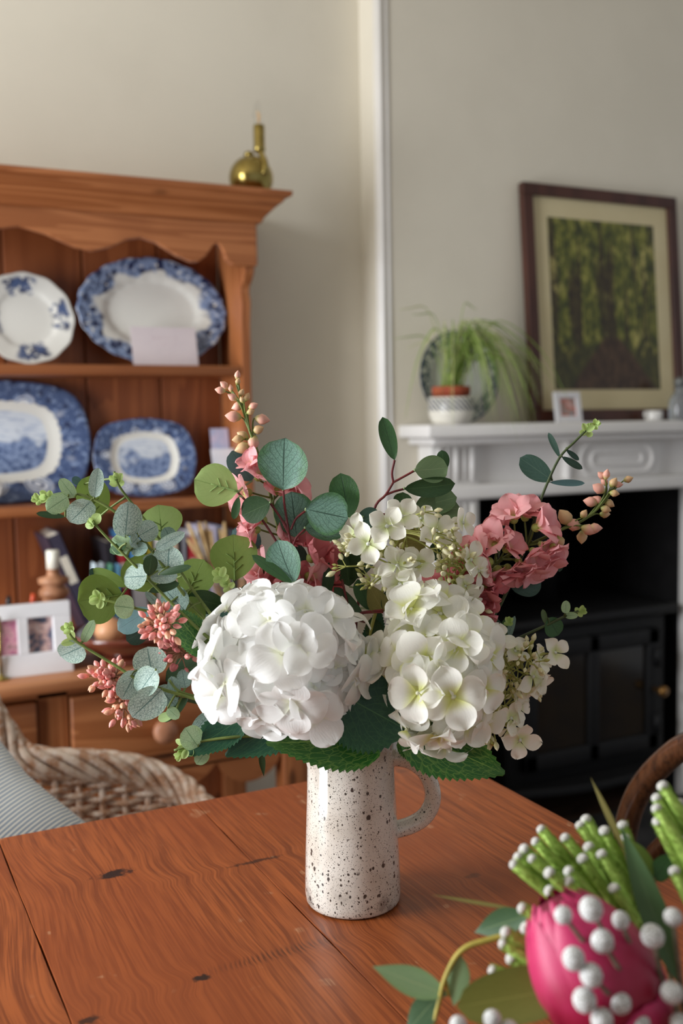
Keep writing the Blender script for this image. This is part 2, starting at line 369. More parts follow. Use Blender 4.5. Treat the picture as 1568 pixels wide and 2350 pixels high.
# ================================================================ plates
def ring_material(name, kind):
    k = M_(name); uv = k.sep(k.coord('UV')); u, v = uv[0], uv[1]; ob = k.coord()
    white = S(222, 220, 212); ink = S(68, 86, 126); dark = S(40, 50, 84); mid = S(132, 150, 184)
    n1 = k.noise(ob, 75, 4, .65); n2 = k.noise(ob, 28, 2, .5); vo = k.vor(ob, 42)
    flor = k.math('ADD', k.math('MULTIPLY', n1, .75), k.math('MULTIPLY', k.ss(vo, .1, .5), .3))
    th = k.math('MULTIPLY', v, 6.28318)
    if kind == 'sprays':
        lob = k.math('SINE', k.math('ADD', k.math('MULTIPLY', th, 4), 1.1))
        m = k.math('MULTIPLY', k.ss(lob, -.35, .2), k.math('MULTIPLY', k.ss(u, .50, .62), k.ss(u, .97, .86)))
        m = k.math('MULTIPLY', m, k.ss(n1, .42, .50)); c = k.mix(m, white, k.mix(k.ss(n2, .4, .6), ink, dark))
    elif kind == 'oval':
        edge = k.math('ADD', u, k.math('ADD', k.math('MULTIPLY', k.math('SUBTRACT', n2, .5), .30), k.math('MULTIPLY', k.math('SINE', k.math('MULTIPLY', th, 8)), .05)))
        m = k.ss(edge, .70, .78); p = k.mix(k.ss(flor, .54, .72), dark, mid); p = k.mix(k.ss(n1, .58, .66), p, white); c = k.mix(m, white, p)
    elif kind == 'green':
        m = k.math('MULTIPLY', k.ss(u, .68, .74), k.ss(n1, .45, .52)); c = k.mix(m, S(188, 190, 176), S(62, 78, 84)); c = k.mix(k.ss(u, .955, .97), c, S(50, 60, 84))
    else:
        p = k.mix(k.ss(flor, .40, .66), dark, ink); p = k.mix(k.ss(n1, .52, .62), p, mid)
        ros = k.vor(k.comb(k.math('MULTIPLY', u, 1.7), k.math('MULTIPLY', v, 11.0), 0), 1.0, rand=.35); rm = k.math('MULTIPLY', k.ss(ros, .34, .26), k.ss(k.math('FRACT', k.math('MULTIPLY', ros, 9)), .2, .6))
        p = k.mix(rm, p, S(214, 218, 226))
        z = k.sep(ob)[1]
        scene = k.mix(k.ss(k.math('ADD', k.math('MULTIPLY', z, -9), k.math('MULTIPLY', n2, 1.3)), .45, .75), S(206, 212, 220), k.mix(k.ss(n1, .4, .6), ink, mid))
        scene = k.mix(k.math('MULTIPLY', k.ss(k.noise(k.mapping(ob, (1, 5, 1)), 22, 3), .5, .62), .55), scene, mid)
        c = k.mix(k.ss(u, .50, .53), scene, k.mix(k.ss(k.math('ADD', u, k.math('MULTIPLY', k.math('SINE', k.math('MULTIPLY', th, 36)), .008)), .66, .68), white, p))
    k.set(c, .14, 0, .5, .3); return k.m
def plate(name, c, rx, ry, lean, mat, fn, label, group=None, deep=.10, yaw=0):
    """c: centre of the front face; leans back against the boards"""
    pr = [(0, 0), (.2, 0), (.4, 0), (.55, .003), (.60, .012), (.64, .035), (.70, .050), (.8, .068), (.9, .085), (.97, .098), (1, .1), (.998, .082), (.9, .062), (.7, .02), (.58, -.02), (.5, -.03), (0, -.03)]
    n = 72; V = []; U = []; F = []; m = len(pr); k_ = deep / .1 * max(rx, ry)
    for i, (r, z) in enumerate(pr):
        for k in range(n):
            th = 2 * math.pi * k / n; q = fn(th)
            q = q if r > .3 else 1 + (q - 1) * r / .3
            V.append((rx * r * q * math.cos(th), ry * r * q * math.sin(th), z * k_)); U.append((r if i < 11 else .1, k / n))
    for i in range(m - 1):
        for k in range(n): q = (k + 1) % n; F.append((i * n + k, i * n + q, (i + 1) * n + q, (i + 1) * n + k))
    R = Matrix.Rotation(yaw, 4, 'Z') @ Matrix.Rotation(math.pi / 2 - lean, 4, 'X')
    o = link(name, mesh(name, V, F, mat, U), None, Matrix.Translation(Vector(c)) @ R)
    return tag(o, label, 'plate', group)
wavy = lambda k, a: (lambda th: 1 + a * math.cos(k * th))
def squarish(e, k=0, a=0): return lambda th: (abs(math.cos(th)) ** e + abs(math.sin(th)) ** e) ** (-1 / e) * (1 + a * math.cos(k * th))
plate('dinner_plate', (.405, 2.432, 1.4565), .107, .107, .20, ring_material('spray_china', 'sprays'), wavy(12, .012), 'round white plate with blue flower sprays on the upper dresser shelf')
plate('oval_platter', (.700, 2.436, 1.4805), .182, .131, .20, ring_material('oval_china', 'oval'), wavy(20, .012), 'oval platter with wide dark blue floral rim behind the pale card')
plate('meat_platter', (.340, 2.455, 1.1785), .203, .140, .12, ring_material('scenic_china', 'scene'), squarish(3.0, 8, .008), 'large blue and white platter with landscape scene on the lower rack shelf', deep=.05)
plate('small_platter', (.668, 2.428, 1.1325), .125, .095, .22, ring_material('scenic_china_small', 'scene'), squarish(2.7, 8, .012), 'small blue and white landscape platter beside the large platter')

# cards, cup
m_card = plain('pale_card', S(214, 202, 204), .7, 0, .3, S(208, 196, 199), 12)
m_paper = plain('white_paper', S(228, 228, 236), .7, 0, .3, S(216, 218, 228), 12)
m_lilac = plain('lilac_printed_paper', S(206, 196, 220), .6, 0, .3, S(170, 184, 216), 30)
def card(name, x0, x1, yb, zb, h, lean, mat, label, t=.0012, yaw=0):
    o = G().box(-(x1 - x0) / 2, (x1 - x0) / 2, 0, t, 0, h).build(name, mat, None, smooth=False, M=Matrix.Translation(((x0 + x1) / 2, yb, zb)) @ Matrix.Rotation(yaw, 4, 'Z') @ Matrix.Rotation(-lean, 4, 'X'))
    return tag(o, label, 'card')
c = card('envelope_card', .634, .792, 2.372, 1.351, .093, .20, m_card, 'pale pink blank card propped in front of the oval platter', .002)
km = M_('pink_handwriting'); ob = km.sep(km.coord()); wv = km.noise(km.comb(km.math('MULTIPLY', ob[0], 1.0), 0, km.math('MULTIPLY', ob[2], .6)), 260, 2)
km.set(km.mix(km.ss(wv, .5, .6, 0, .45), S(214, 202, 204), S(170, 140, 150)), .7)
G().box(-.035, .03, -.0003, .0001, .062, .070).build('handwriting', km.m, c, smooth=False, M=WM[c])
G().box(-.02, .02, -.0003, .0001, .048, .054).build('handwriting', km.m, c, smooth=False, M=WM[c])
card('folded_letter', .822, .880, 2.350, 1.038, .118, .30, m_paper, 'white paper card leaning in the corner of the lower rack shelf', .003)
card('greeting_card', .838, .884, 2.405, 1.038, .165, .18, m_lilac, 'lilac printed card standing behind the white card on the rack', .002)
m_china = plain('white_china', S(232, 230, 226), .15, 0, .5, coat=.3)
cp = thing('teacup', (.253, 2.377, 1.0372), 'white china teacup with loop handle in front of the large platter', 'cup')
G().lathe([(.0, .002), (.024, .0), (.026, .006), (.034, .02), (.040, .045), (.043, .068), (.041, .068), (.037, .044), (.03, .018), (.0, .012)], 28, Matrix.Translation((.253, 2.377, 1.0372))).build('bowl', m_china, cp)
G().tube(smooth_path([(.290, 2.374, 1.096), (.309, 2.372, 1.1), (.322, 2.372, 1.085), (.320, 2.372, 1.065), (.304, 2.372, 1.052), (.288, 2.374, 1.052)], 5), .0042, 8).build('handle', m_china, cp)

# ================================================================ brass lamp on the cornice
m_brass = plain('antique_brass', S(170, 152, 92), .18, 1, .5, S(140, 122, 66), 18)
lp = onY(577, 424, 2.33); LZ = CZ + .066
la = thing('brass_lamp', (lp.x, 2.33, LZ), 'round brass lamp with clear candle bulb on top of the dresser', 'lamp')
LC = Vector((lp.x, 2.33, LZ + .05))
G().ball(LC, .0525, 32, 20).lathe([(.03, 0), (.034, .002), (.03, .008)], 24, Matrix.Translation((lp.x, 2.33, LZ))).build('body', m_brass, la)
G().lathe([(.012, -.004), (.012, .006), (.007, .010), (.0, .011)], 16, Matrix.Translation(LC + Vector((-.004, 0, .052)))).build('filler_cap', m_brass, la)
nk = LC + Vector((.018, -.012, .03))
G().tube(smooth_path([nk + Vector((-.004, -.035, -.03)), nk + Vector((0, -.034, -.005)), nk + Vector((0, -.012, .022)), nk + Vector((0, -.002, .03))], 5), .0075, 12).build('arm', m_brass, la)
G().lathe([(.010, 0), (.0145, .006), (.0145, .012), (.0135, .014), (.0135, .062), (.0125, .064), (.0, .064)], 20, Matrix.Translation(nk + Vector((0, 0, .028)))).build('lamp_holder', m_brass, la)
gl = M_('clear_glass'); gl.set(S(250, 250, 250), .02); gl.b.inputs['Transmission Weight'].default_value = 1.0; gl.b.inputs['IOR'].default_value = 1.12
bu = G().lathe([(.008, 0), (.011, .008), (.0135, .02), (.012, .034), (.007, .048), (.002, .058), (.0, .06)], 20, Matrix.Translation(nk + Vector((0, 0, .092)))).build('bulb', gl.m, la)
G().tube([nk + Vector((0, 0, .094)), nk + Vector((.003, 0, .118)), nk + Vector((-.003, 0, .124)), nk + Vector((0, 0, .1))], .0012, 6).build('filament', plain('filament', S(226, 180, 110), .4), bu)

# ================================================================ things on the dresser's worktop
def book(x, w_, h, d, y, lean, cover, pages, label, group, yaw=0.0):
    """spine faces the room; x is the foot's left corner"""
    t = thing('book', (x, y, WT), label, 'book', group)
    M = Matrix.Translation((x if lean <= 0 else x + w_, y, WT)) @ Matrix.Rotation(yaw, 4, 'Z') @ Matrix.Rotation(lean, 4, 'Y')
    o = 0 if lean <= 0 else -w_
    c = .0022
    G().box(o, o + c, 0, d, 0, h).box(o + w_ - c, o + w_, 0, d, 0, h).box(o, o + w_, 0, c, 0, h).build('cover', cover, t, smooth=False, M=M)
    G().box(o + c, o + w_ - c, c, d - .004, .003, h - .004).build('pages', pages, t, smooth=False, M=M)
    return t, M, o
m_pages = plain('book_pages', S(226, 218, 204), .8, 0, .2, S(206, 196, 180), 60)
_bm = {}
def cover(r, g_, b):
    if (r, g_, b) not in _bm: _bm[(r, g_, b)] = plain('book_cover_%d' % len(_bm), S(r, g_, b), .45, 0, .4, S(int(r * .9), int(g_ * .9), int(b * .9)), 14)
    return _bm[(r, g_, b)]
G5 = 'books standing on the dresser worktop'
bl = [  # x, width, height, depth, lean, colour, label
    (.482, .020, .190, .045, .06, (196, 214, 222), 'slim pale grey book first in the row beside the candlestick'),
    (.506, .016, .186, .045, .05, (120, 196, 164), 'slim mint green book near the candlestick'),
    (.524, .016, .184, .045, .05, (112, 176, 216), 'slim sky blue book near the candlestick'),
    (.500, .030, .262, .17, -.36, (58, 54, 72), 'dark purple book leaning left over the slim pale books'),
    (.552, .014, .232, .16, -.10, (40, 38, 44), 'thin black book beside the red book'),
    (.568, .020, .228, .16, -.08, (176, 44, 52), 'red book between black and blue books'),
    (.592, .030, .246, .17, -.06, (98, 160, 222), 'blue topped book next to the red book'),
    (.626, .014, .250, .15, -.03, (176, 160, 52), 'mustard yellow book next to the blue book'),
    (.643, .024, .244, .17, -.03, (232, 230, 226), 'white book next to the mustard book'),
    (.670, .028, .242, .17, -.02, (222, 198, 176), 'cream beige book in the row'),
    (.700, .014, .236, .16, 0, (150, 152, 164), 'grey book in the row'),
    (.716, .022, .226, .16, 0, (200, 60, 70), 'crimson book in the middle of the row'),
    (.740, .022, .238, .16, 0, (222, 222, 230), 'pale white book behind the dried grass'),
    (.764, .026, .250, .16, 0, (206, 200, 226), 'lavender book behind the dried grass'),
    (.792, .020, .248, .16, 0, (130, 140, 170), 'slate blue book behind the dried grass'),
    (.814, .020, .240, .16, 0, (90, 92, 104), 'charcoal book near the end of the row'),
    (.836, .022, .226, .16, 0, (206, 164, 128), 'tan book near the end of the row'),
    (.860, .016, .226, .16, 0, (120, 36, 66), 'maroon book last in the row against the dresser side'),
]
for x, w_, h, d, lean, c, lab in bl:
    y = 2.30 if lean == -.36 else 2.215 if d < .1 else 2.262
    t, M, o = book(x, w_, h, d, y, lean, cover(*c), m_pages, lab, G5)
    if c == (98, 160, 222): G().box(o - .0004, o + w_ + .0004, -.0006, d * .5, 0, h * .72).build('dust_jacket_band', m_paper, t, smooth=False, M=M)
    elif w_ > .019 and c != (232, 230, 226): G().box(o + w_ * .2, o + w_ * .8, -.0006, .001, h * .55, h * .8).build('spine_label', cover(214, 206, 190), t, smooth=False, M=M)
# candlestick
m_turn = plain('turned_wood', S(176, 128, 96), .5, 0, .4, S(140, 92, 62), 20)
cx = onY(122, 1300, 2.15)
ck = thing('candlestick', (cx.x, 2.15, WT), 'turned wooden candlestick behind the white photo frame', 'candlestick')
zc = onY(122, 1340, 2.15).z - WT
G().lathe([(.034, 0), (.036, .006), (.03, .016), (.018, .03), (.016, zc - .075), (.022, zc - .062), (.030, zc - .055), (.031, zc - .045), (.024, zc - .034), (.022, zc - .03), (.030, zc - .024), (.031, zc - .014), (.024, zc - .006), (.02, zc - .002), (.031, zc + .002), (.032, zc + .012), (.014, zc + .017), (.012, zc + .03), (.015, zc + .032), (.0, zc + .032)], 24, Matrix.Translation((cx.x, 2.15, WT))).build('stem', m_turn, ck)
G().lathe([(.0135, 0), (.0135, .036), (.012, .0385), (.002, .0375), (0, .0375)], 20, Matrix.Translation((cx.x, 2.15, WT + zc + .032))).build('candle', plain('candle_wax', S(232, 230, 216), .5), ck)
# double photo frame
m_pf = plain('white_painted_frame', S(232, 231, 233), .45, 0, .4, S(226, 225, 228), 10)
fx0, fx1 = onY(-120, 1400, 2.06).x, onY(163, 1400, 2.06).x; fz = onY(80, 1383, 2.075).z
pf = thing('photo_frame', (fx0, 2.06, WT), 'white double photo frame standing at the front of the dresser worktop', 'frame')
fh = fz - WT; MF = Matrix.Translation((0, 2.055, WT)) @ Matrix.Rotation(-.10, 4, 'X')
aps = [(onY(66, 1450, 2.06).x, onY(124, 1450, 2.06).x), (onY(-30, 1450, 2.06).x, onY(42, 1450, 2.06).x)]
aps[1] = (aps[1][1] - (aps[0][1] - aps[0][0]) * 1.02, aps[1][1]); a0, a1 = .31 * fh, .80 * fh
g = G().box(fx0, fx1, 0, .03, 0, a0).box(fx0, fx1, 0, .03, a1, fh)
xs = [fx0, aps[1][0], aps[1][1], aps[0][0], aps[0][1], fx1]
for i in (0, 2, 4): g.box(xs[i], xs[i + 1], 0, .03, a0, a1)
g.build('frame', m_pf, pf, smooth=False, bevel=.0015, M=MF)
G().box(fx0 + .004, fx1 - .004, .022, .027, a0 - .01, a1 + .01).build('backing', m_pf, pf, smooth=False, M=MF)
def photo_mat(name, cols, sc_=40):
    k = M_(name); ob = k.coord(); a = k.noise(ob, sc_, 3, .6, out='Color'); b = k.noise(ob, sc_ * .7, 2)
    x = k.ramp(k.sep(a)[0], [(.3, cols[0]), (.45, cols[1]), (.55, cols[2]), (.7, cols[3])]); k.set(x, .2, 0, .5); return k.m
ph = [photo_mat('photo_couple', [S(40, 48, 70), S(90, 96, 118), S(206, 168, 160), S(226, 214, 214)]), photo_mat('photo_pink', [S(120, 60, 84), S(190, 120, 146), S(214, 160, 170), S(110, 90, 80)], 60)]
for (p, q), pm in zip(aps, ph): G().box(p, q, .014, .0215, a0, a1).build('photograph', pm, pf, smooth=False, M=MF)
# brass stand at the frame's left, pens behind
bx = onZ(3, 1560, WT)
b = thing('brass_stand', (bx.x, bx.y, WT), 'slender brass rod stand in front of the white photo frame', 'stand')
G().tube([(bx.x, bx.y, WT + .004), (bx.x, bx.y, WT + .118)], .0032, 10).ball((bx.x, bx.y, WT + .12), .005).build('rod', m_brass, b)
G().lathe([(.016, 0), (.016, .003), (.005, .006), (.003, .012)], 18, Matrix.Translation((bx.x, bx.y, WT))).build('base', m_brass, b)
for px_, top, capc, lab in ((20, 1368, (30, 28, 30), 'black pen standing behind the white photo frame'), (76, 1362, (206, 84, 50), 'black pen with orange cap behind the white photo frame')):
    q = onY(px_, top, 2.16)
    t = thing('pen', (q.x - .01, 2.16, WT), lab, 'pen', None)
    a, b_ = Vector((q.x - .012, 2.15, WT + .001)), Vector((q.x, 2.16, q.z)); G().tube([a, a.lerp(b_, .85)], .006, 10).build('barrel', plain('pen_black', S(28, 28, 36), .3), t)
    G().tube([a.lerp(b_, .85), b_], [.0066, .0045], 10).build('cap', plain('pen_cap', S(*capc), .3), t)
# footed bowl with onions
m_glaze = plain('brown_glaze', S(124, 62, 44), .16, 0, .5, S(104, 48, 32), 10, coat=.5)
bc = onY(300, 1500, 2.09); bc = Vector((bc.x, 2.09, WT)); rim = onY(300, 1450, 2.09).z - WT
fb = thing('footed_bowl', bc, 'glossy brown pottery footed bowl on the dresser worktop', 'bowl')
G().lathe([(.0, .0), (.058, 0), (.060, .006), (.048, .022), (.045, rim - .045), (.075, rim - .034), (.112, rim - .012), (.122, rim - .002), (.124, rim + .006), (.119, rim + .007), (.105, rim - .004), (.06, rim - .02), (0, rim - .024)], 40, Matrix.Translation(bc)).build('bowl', m_glaze, fb)
m_onion = plain('onion_skin', S(214, 158, 116), .4, 0, .45, S(196, 132, 88), 8, (1, 1, .3))
for (px_, py_), dy, ol in (((250, 1426), -.02, 'pale brown onion in the brown bowl on the side of the photo frame'), ((432, 1422), .01, 'pale brown onion in the brown bowl on the side of the dried spikes')):
    q = onY(px_, py_, 2.09 + dy); q.x = min(max(q.x, bc.x - .07), bc.x + .075); r = .031
    q = Vector((q.x, 2.09 + dy, bc.z + rim - .006 + r * .55))
    o = thing('onion', q, ol, 'onion', 'onions in the footed bowl')
    G().lathe([(.0, -.9 * r), (.5 * r, -.84 * r), (.88 * r, -.5 * r), (r, -.05 * r), (.9 * r, .4 * r), (.55 * r, .74 * r), (.2 * r, .95 * r), (.1 * r, 1.2 * r), (.0, 1.35 * r)], 22, Matrix.Translation(q)).build('bulb', m_onion, o)
    G().tube([q + Vector((0, 0, 1.2 * r)), q + Vector((.002, 0, 1.5 * r))], [.003, .0012], 6).build('stalk', m_onion, o)
# dried grasses
m_dry = plain('dried_grass', S(206, 178, 132), .8, 0, .2, S(168, 136, 92), 40)
dg = thing('dried_spike_bunch', (.80, 2.20, WT), 'bunch of tan dried grass spikes in front of the books', 'dried flowers')
jar = G().lathe([(.0, .0), (.03, 0), (.034, .01), (.036, .07), (.03, .085), (.028, .09), (.026, .088), (.03, .07), (.0, .01)], 24, Matrix.Translation((.80, 2.20, WT))).build('jar', plain('stone_jar', S(150, 128, 110), .5), dg)
for i in range(15):
    tx = 425 + 92 * rnd.random(); ty = 1195 + 60 * rnd.random(); q = onY(tx, ty, 2.20 + .02 * rnd.uniform(-1, 1)); b_ = Vector((.80 + rnd.uniform(-.015, .015), 2.20, WT + .02))
    pts = smooth_path([b_, b_.lerp(q, .5) + Vector((rnd.uniform(-.006, .006), 0, 0)), q], 6); n = len(pts)
    G().tube(pts, [.0011 if i_ < n * .6 else .0042 * math.sin(math.pi * min(1, (i_ - n * .6) / (n * .4) * .9 + .1)) + .0006 for i_ in range(n)], 6).build('spike', m_dry, dg)

# ================================================================ on the mantelshelf
MZ = SZ1
plate('charger_plate', (1.531, 2.379, MZ + .1265), .126, .126, .10, ring_material('green_china', 'green'), lambda th: 1, 'round green and blue plate leaning on the wall behind the potted grass', deep=.08)
# framed picture
m_dkwood = plain('dark_frame_wood', S(76, 42, 32), .35, 0, .45, S(58, 30, 22), 18, (1, 1, .2))
m_mount = plain('cream_mount', S(206, 194, 158), .8, 0, .2, S(202, 189, 152), 6)
PX0, PX1, PH, lean = 1.746, 2.312, .668, .078
pc = thing('framed_picture', ((PX0 + PX1) / 2, 2.33, MZ), 'dark framed woodland path picture with cream mount on the mantelshelf', 'picture')
MP = Matrix.Translation((0, 2.335, MZ)) @ Matrix.Rotation(-lean, 4, 'X'); fw = .034
for nm, b in (('frame_rail', (PX0, PX1, 0, fw)), ('frame_rail', (PX0, PX1, PH - fw, PH)), ('frame_stile', (PX0, PX0 + fw, fw, PH - fw)), ('frame_stile', (PX1 - fw, PX1, fw, PH - fw))):
    G().box(b[0], b[1], -.012, .012, b[2], b[3]).build(nm, m_dkwood, pc, smooth=False, bevel=.003, M=MP)
mw, mb = .052, .058
ix0, ix1, iz0, iz1 = PX0 + fw + mw, PX1 - fw - mw, fw + mb, PH - fw - mw * 1.05
for b in ((PX0 + fw, PX1 - fw, fw, iz0), (PX0 + fw, PX1 - fw, iz1, PH - fw), (PX0 + fw, ix0, iz0, iz1), (ix1, PX1 - fw, iz0, iz1)):
    G().box(b[0], b[1], .000, .004, b[2], b[3]).build('mount', m_mount, pc, smooth=False, M=MP)
k = M_('woodland_print'); ob = k.coord(); q = k.sep(ob)
h = k.math('DIVIDE', k.math('SUBTRACT', q[2], iz0), iz1 - iz0); xx = k.math('DIVIDE', k.math('SUBTRACT', q[0], ix0), ix1 - ix0)
leafy = k.noise(k.mapping(ob, (1, 1, .55)), 42, 5, .7); trunk = k.noise(k.mapping(ob, (1, 1, .06)), 30, 2, .5); glow = k.noise(ob, 9, 2)
c = k.ramp(leafy, [(.28, S(24, 26, 10)), (.43, S(62, 68, 20)), (.56, S(110, 112, 40)), (.72, S(190, 180, 96))])
c = k.mix(k.ss(trunk, .52, .62, 0, .85), c, S(46, 28, 18)); c = k.mix(k.math('MULTIPLY', k.ss(glow, .52, .7, 0, .7), k.ss(leafy, .45, .6)), c, S(196, 184, 110))
wob = k.math('MULTIPLY', k.math('SUBTRACT', leafy, .5), .35)
gm = k.ss(k.math('ADD', h, wob), .30, .22); c = k.mix(gm, c, k.mix(k.ss(leafy, .4, .65), S(52, 52, 22), S(84, 80, 34)))
pw = k.math('ADD', .06, k.math('MULTIPLY', k.math('SUBTRACT', .33, h), 1.1)); pm = k.math('MULTIPLY', k.ss(k.math('SUBTRACT', k.math('ABSOLUTE', k.math('SUBTRACT', xx, .55)), k.math('ADD', pw, k.math('MULTIPLY', wob, .3))), .02, -.04), k.ss(h, .34, .28))
c = k.mix(pm, c, k.mix(k.ss(leafy, .4, .62), S(56, 38, 22), S(80, 58, 38))); k.set(c, .25, 0, .5)
G().box(ix0, ix1, .001, .003, iz0, iz1).build('print', k.m, pc, smooth=False, M=MP)
G().box(PX0 + .01, PX1 - .01, .005, .008, .01, PH - .01).build('back_board', m_dkwood, pc, smooth=False, M=MP)
# potted grass
pot = Vector((1.4525, 2.290, MZ))
pg = thing('potted_plant', pot, 'arching green grassy plant in terracotta pot inside a patterned planter', 'potted plant')
kp = M_('patterned_glaze'); q = kp.sep(kp.coord()); ang = kp.math('ARCTAN2', q[1], q[0])
tri = kp.math('FRACT', kp.math('ADD', kp.math('MULTIPLY', ang, 4.0), kp.math('MULTIPLY', q[2], 70))); band = kp.math('MULTIPLY', kp.ss(q[2], .034, .036), kp.ss(q[2], .068, .066))
line = kp.math('FRACT', kp.math('MULTIPLY', q[2], 95)); m_ = kp.math('MULTIPLY', kp.math('MAXIMUM', kp.ss(tri, .52, .56), kp.ss(line, .86, .9)), band)
kp.set(kp.mix(m_, S(226, 222, 210), S(44, 56, 84)), .3)
G().lathe([(.0, .004), (.044, .0), (.050, .005), (.058, .022), (.060, .04), (.060, .070), (.057, .071), (.056, .02), (.0, .008)], 40).build('planter', kp.m, pg, M=Matrix.Translation(pot))
m_terra = plain('terracotta', S(168, 84, 58), .75, 0, .25, S(148, 70, 48), 30)
G().lathe([(.0, .012), (.036, .012), (.047, .068), (.047, .078), (.050, .078), (.050, .098), (.046, .098), (.045, .088), (.0, .086)], 32, Matrix.Translation(pot)).build('flower_pot', m_terra, pg)
m_grass = plain('grass_blade', S(158, 184, 92), .55, 0, .35, S(130, 160, 72), 30)
m_grass2 = plain('grass_blade_pale', S(196, 200, 140), .55, 0, .35, S(170, 178, 112), 30)
tips = [(915, 712), (945, 722), (905, 778), (935, 800), (1095, 712), (1150, 745), (1160, 775), (1215, 810), (1235, 835), (1250, 870), (1255, 905), (1230, 950), (1210, 990), (1190, 1020), (1170, 1000), (1040, 985), (930, 960), (1130, 970), (1245, 935), (1185, 960), (1280, 890), (1070, 745)]
tips += [(1055 + rnd.gauss(45, 75), 800 + abs(rnd.gauss(0, 55)) + rnd.random() * 60) for _ in range(55)] + [(1120 + rnd.random() * 130, 880 + rnd.random() * 110) for _ in range(34)]
for i, (tx, ty) in enumerate(tips):
    Y_ = 2.305 + rnd.uniform(-.09, .03); 
    if ty > 940: Y_ = rnd.uniform(2.16, 2.235)
    t = onY(tx, ty, Y_); b_ = pot + Vector((rnd.uniform(-.025, .025), rnd.uniform(-.025, .025), .088))
    up_ = max(.05, t.z - b_.z) * .8 + (.13 if ty > 850 else .05) * rnd.uniform(.7, 1.1)
    mid = b_.lerp(t, .42); mid.z = b_.z + up_
    pts = smooth_path([b_, b_.lerp(mid, .5) + Vector((0, 0, up_ * .18)), mid, mid.lerp(t, .6) + Vector((0, 0, abs(mid.z - t.z) * .22)), t], 4); n = len(pts)
    G().tube(pts, [.0026 * (1 - (j / (n - 1)) ** 2 * .85) for j in range(n)], 5, flat=.35).build('blade', m_grass if i % 3 else m_grass2, pg)
# small photo frame, tealight cup, bottle
q0, q1 = onY(1277, 968, 2.275), onY(1336, 968, 2.275); sh = onY(1300, 898, 2.285).z - MZ
sf = thing('small_photo_frame', ((q0.x + q1.x) / 2, 2.275, MZ), 'tiny white photo frame standing in front of the woodland picture', 'frame')
MS = Matrix.Translation((0, 2.270, MZ)) @ Matrix.Rotation(-.16, 4, 'X'); ww = .017
for b in ((q0.x, q1.x, 0, ww), (q0.x, q1.x, sh - ww, sh), (q0.x, q0.x + ww, ww, sh - ww), (q1.x - ww, q1.x, ww, sh - ww)): G().box(b[0], b[1], 0, .010, b[2], b[3]).build('frame', m_pf, sf, smooth=False, bevel=.0015, M=MS)
G().box(q0.x + ww, q1.x - ww, .005, .008, ww, sh - ww).build('photograph', photo_mat('photo_small', [S(110, 120, 140), S(170, 150, 140), S(200, 110, 90), S(220, 214, 210)]), sf, smooth=False, M=MS)
tq = onY(1500, 960, 2.275)
tc = thing('tealight_cup', (tq.x, 2.275, MZ), 'small white china tealight cup in front of the picture frame', 'cup')
G().lathe([(0, .003), (.022, 0), (.025, .004), (.026, .028), (.024, .028), (.022, .008), (0, .006)], 24, Matrix.Translation((tq.x, 2.275, MZ))).build('cup', m_china, tc)
G().tube(smooth_path([(tq.x - .025, 2.272, MZ + .022), (tq.x - .036, 2.27, MZ + .024), (tq.x - .038, 2.27, MZ + .014), (tq.x - .025, 2.272, MZ + .008)], 4), .003, 6).build('handle', m_china, tc)
bq = onY(1560, 960, 2.27)
bo = thing('glass_bottle', (bq.x, 2.27, MZ), 'clear glass bottle with grey stopper at the end of the mantelshelf', 'bottle')
kg = M_('bottle_glass'); kg.set(S(216, 222, 226), .05); kg.b.inputs['Transmission Weight'].default_value = .8
G().lathe([(.0, .0), (.030, 0), (.032, .006), (.031, .055), (.022, .072), (.014, .082), (.014, .098), (.0, .098)], 24, Matrix.Translation((bq.x, 2.27, MZ))).build('body', kg.m, bo)
G().lathe([(.012, .098), (.017, .1), (.017, .118), (.010, .124), (.0, .125)], 18, Matrix.Translation((bq.x, 2.27, MZ))).build('stopper', plain('grey_stopper', S(120, 122, 120), .4, .4), bo)
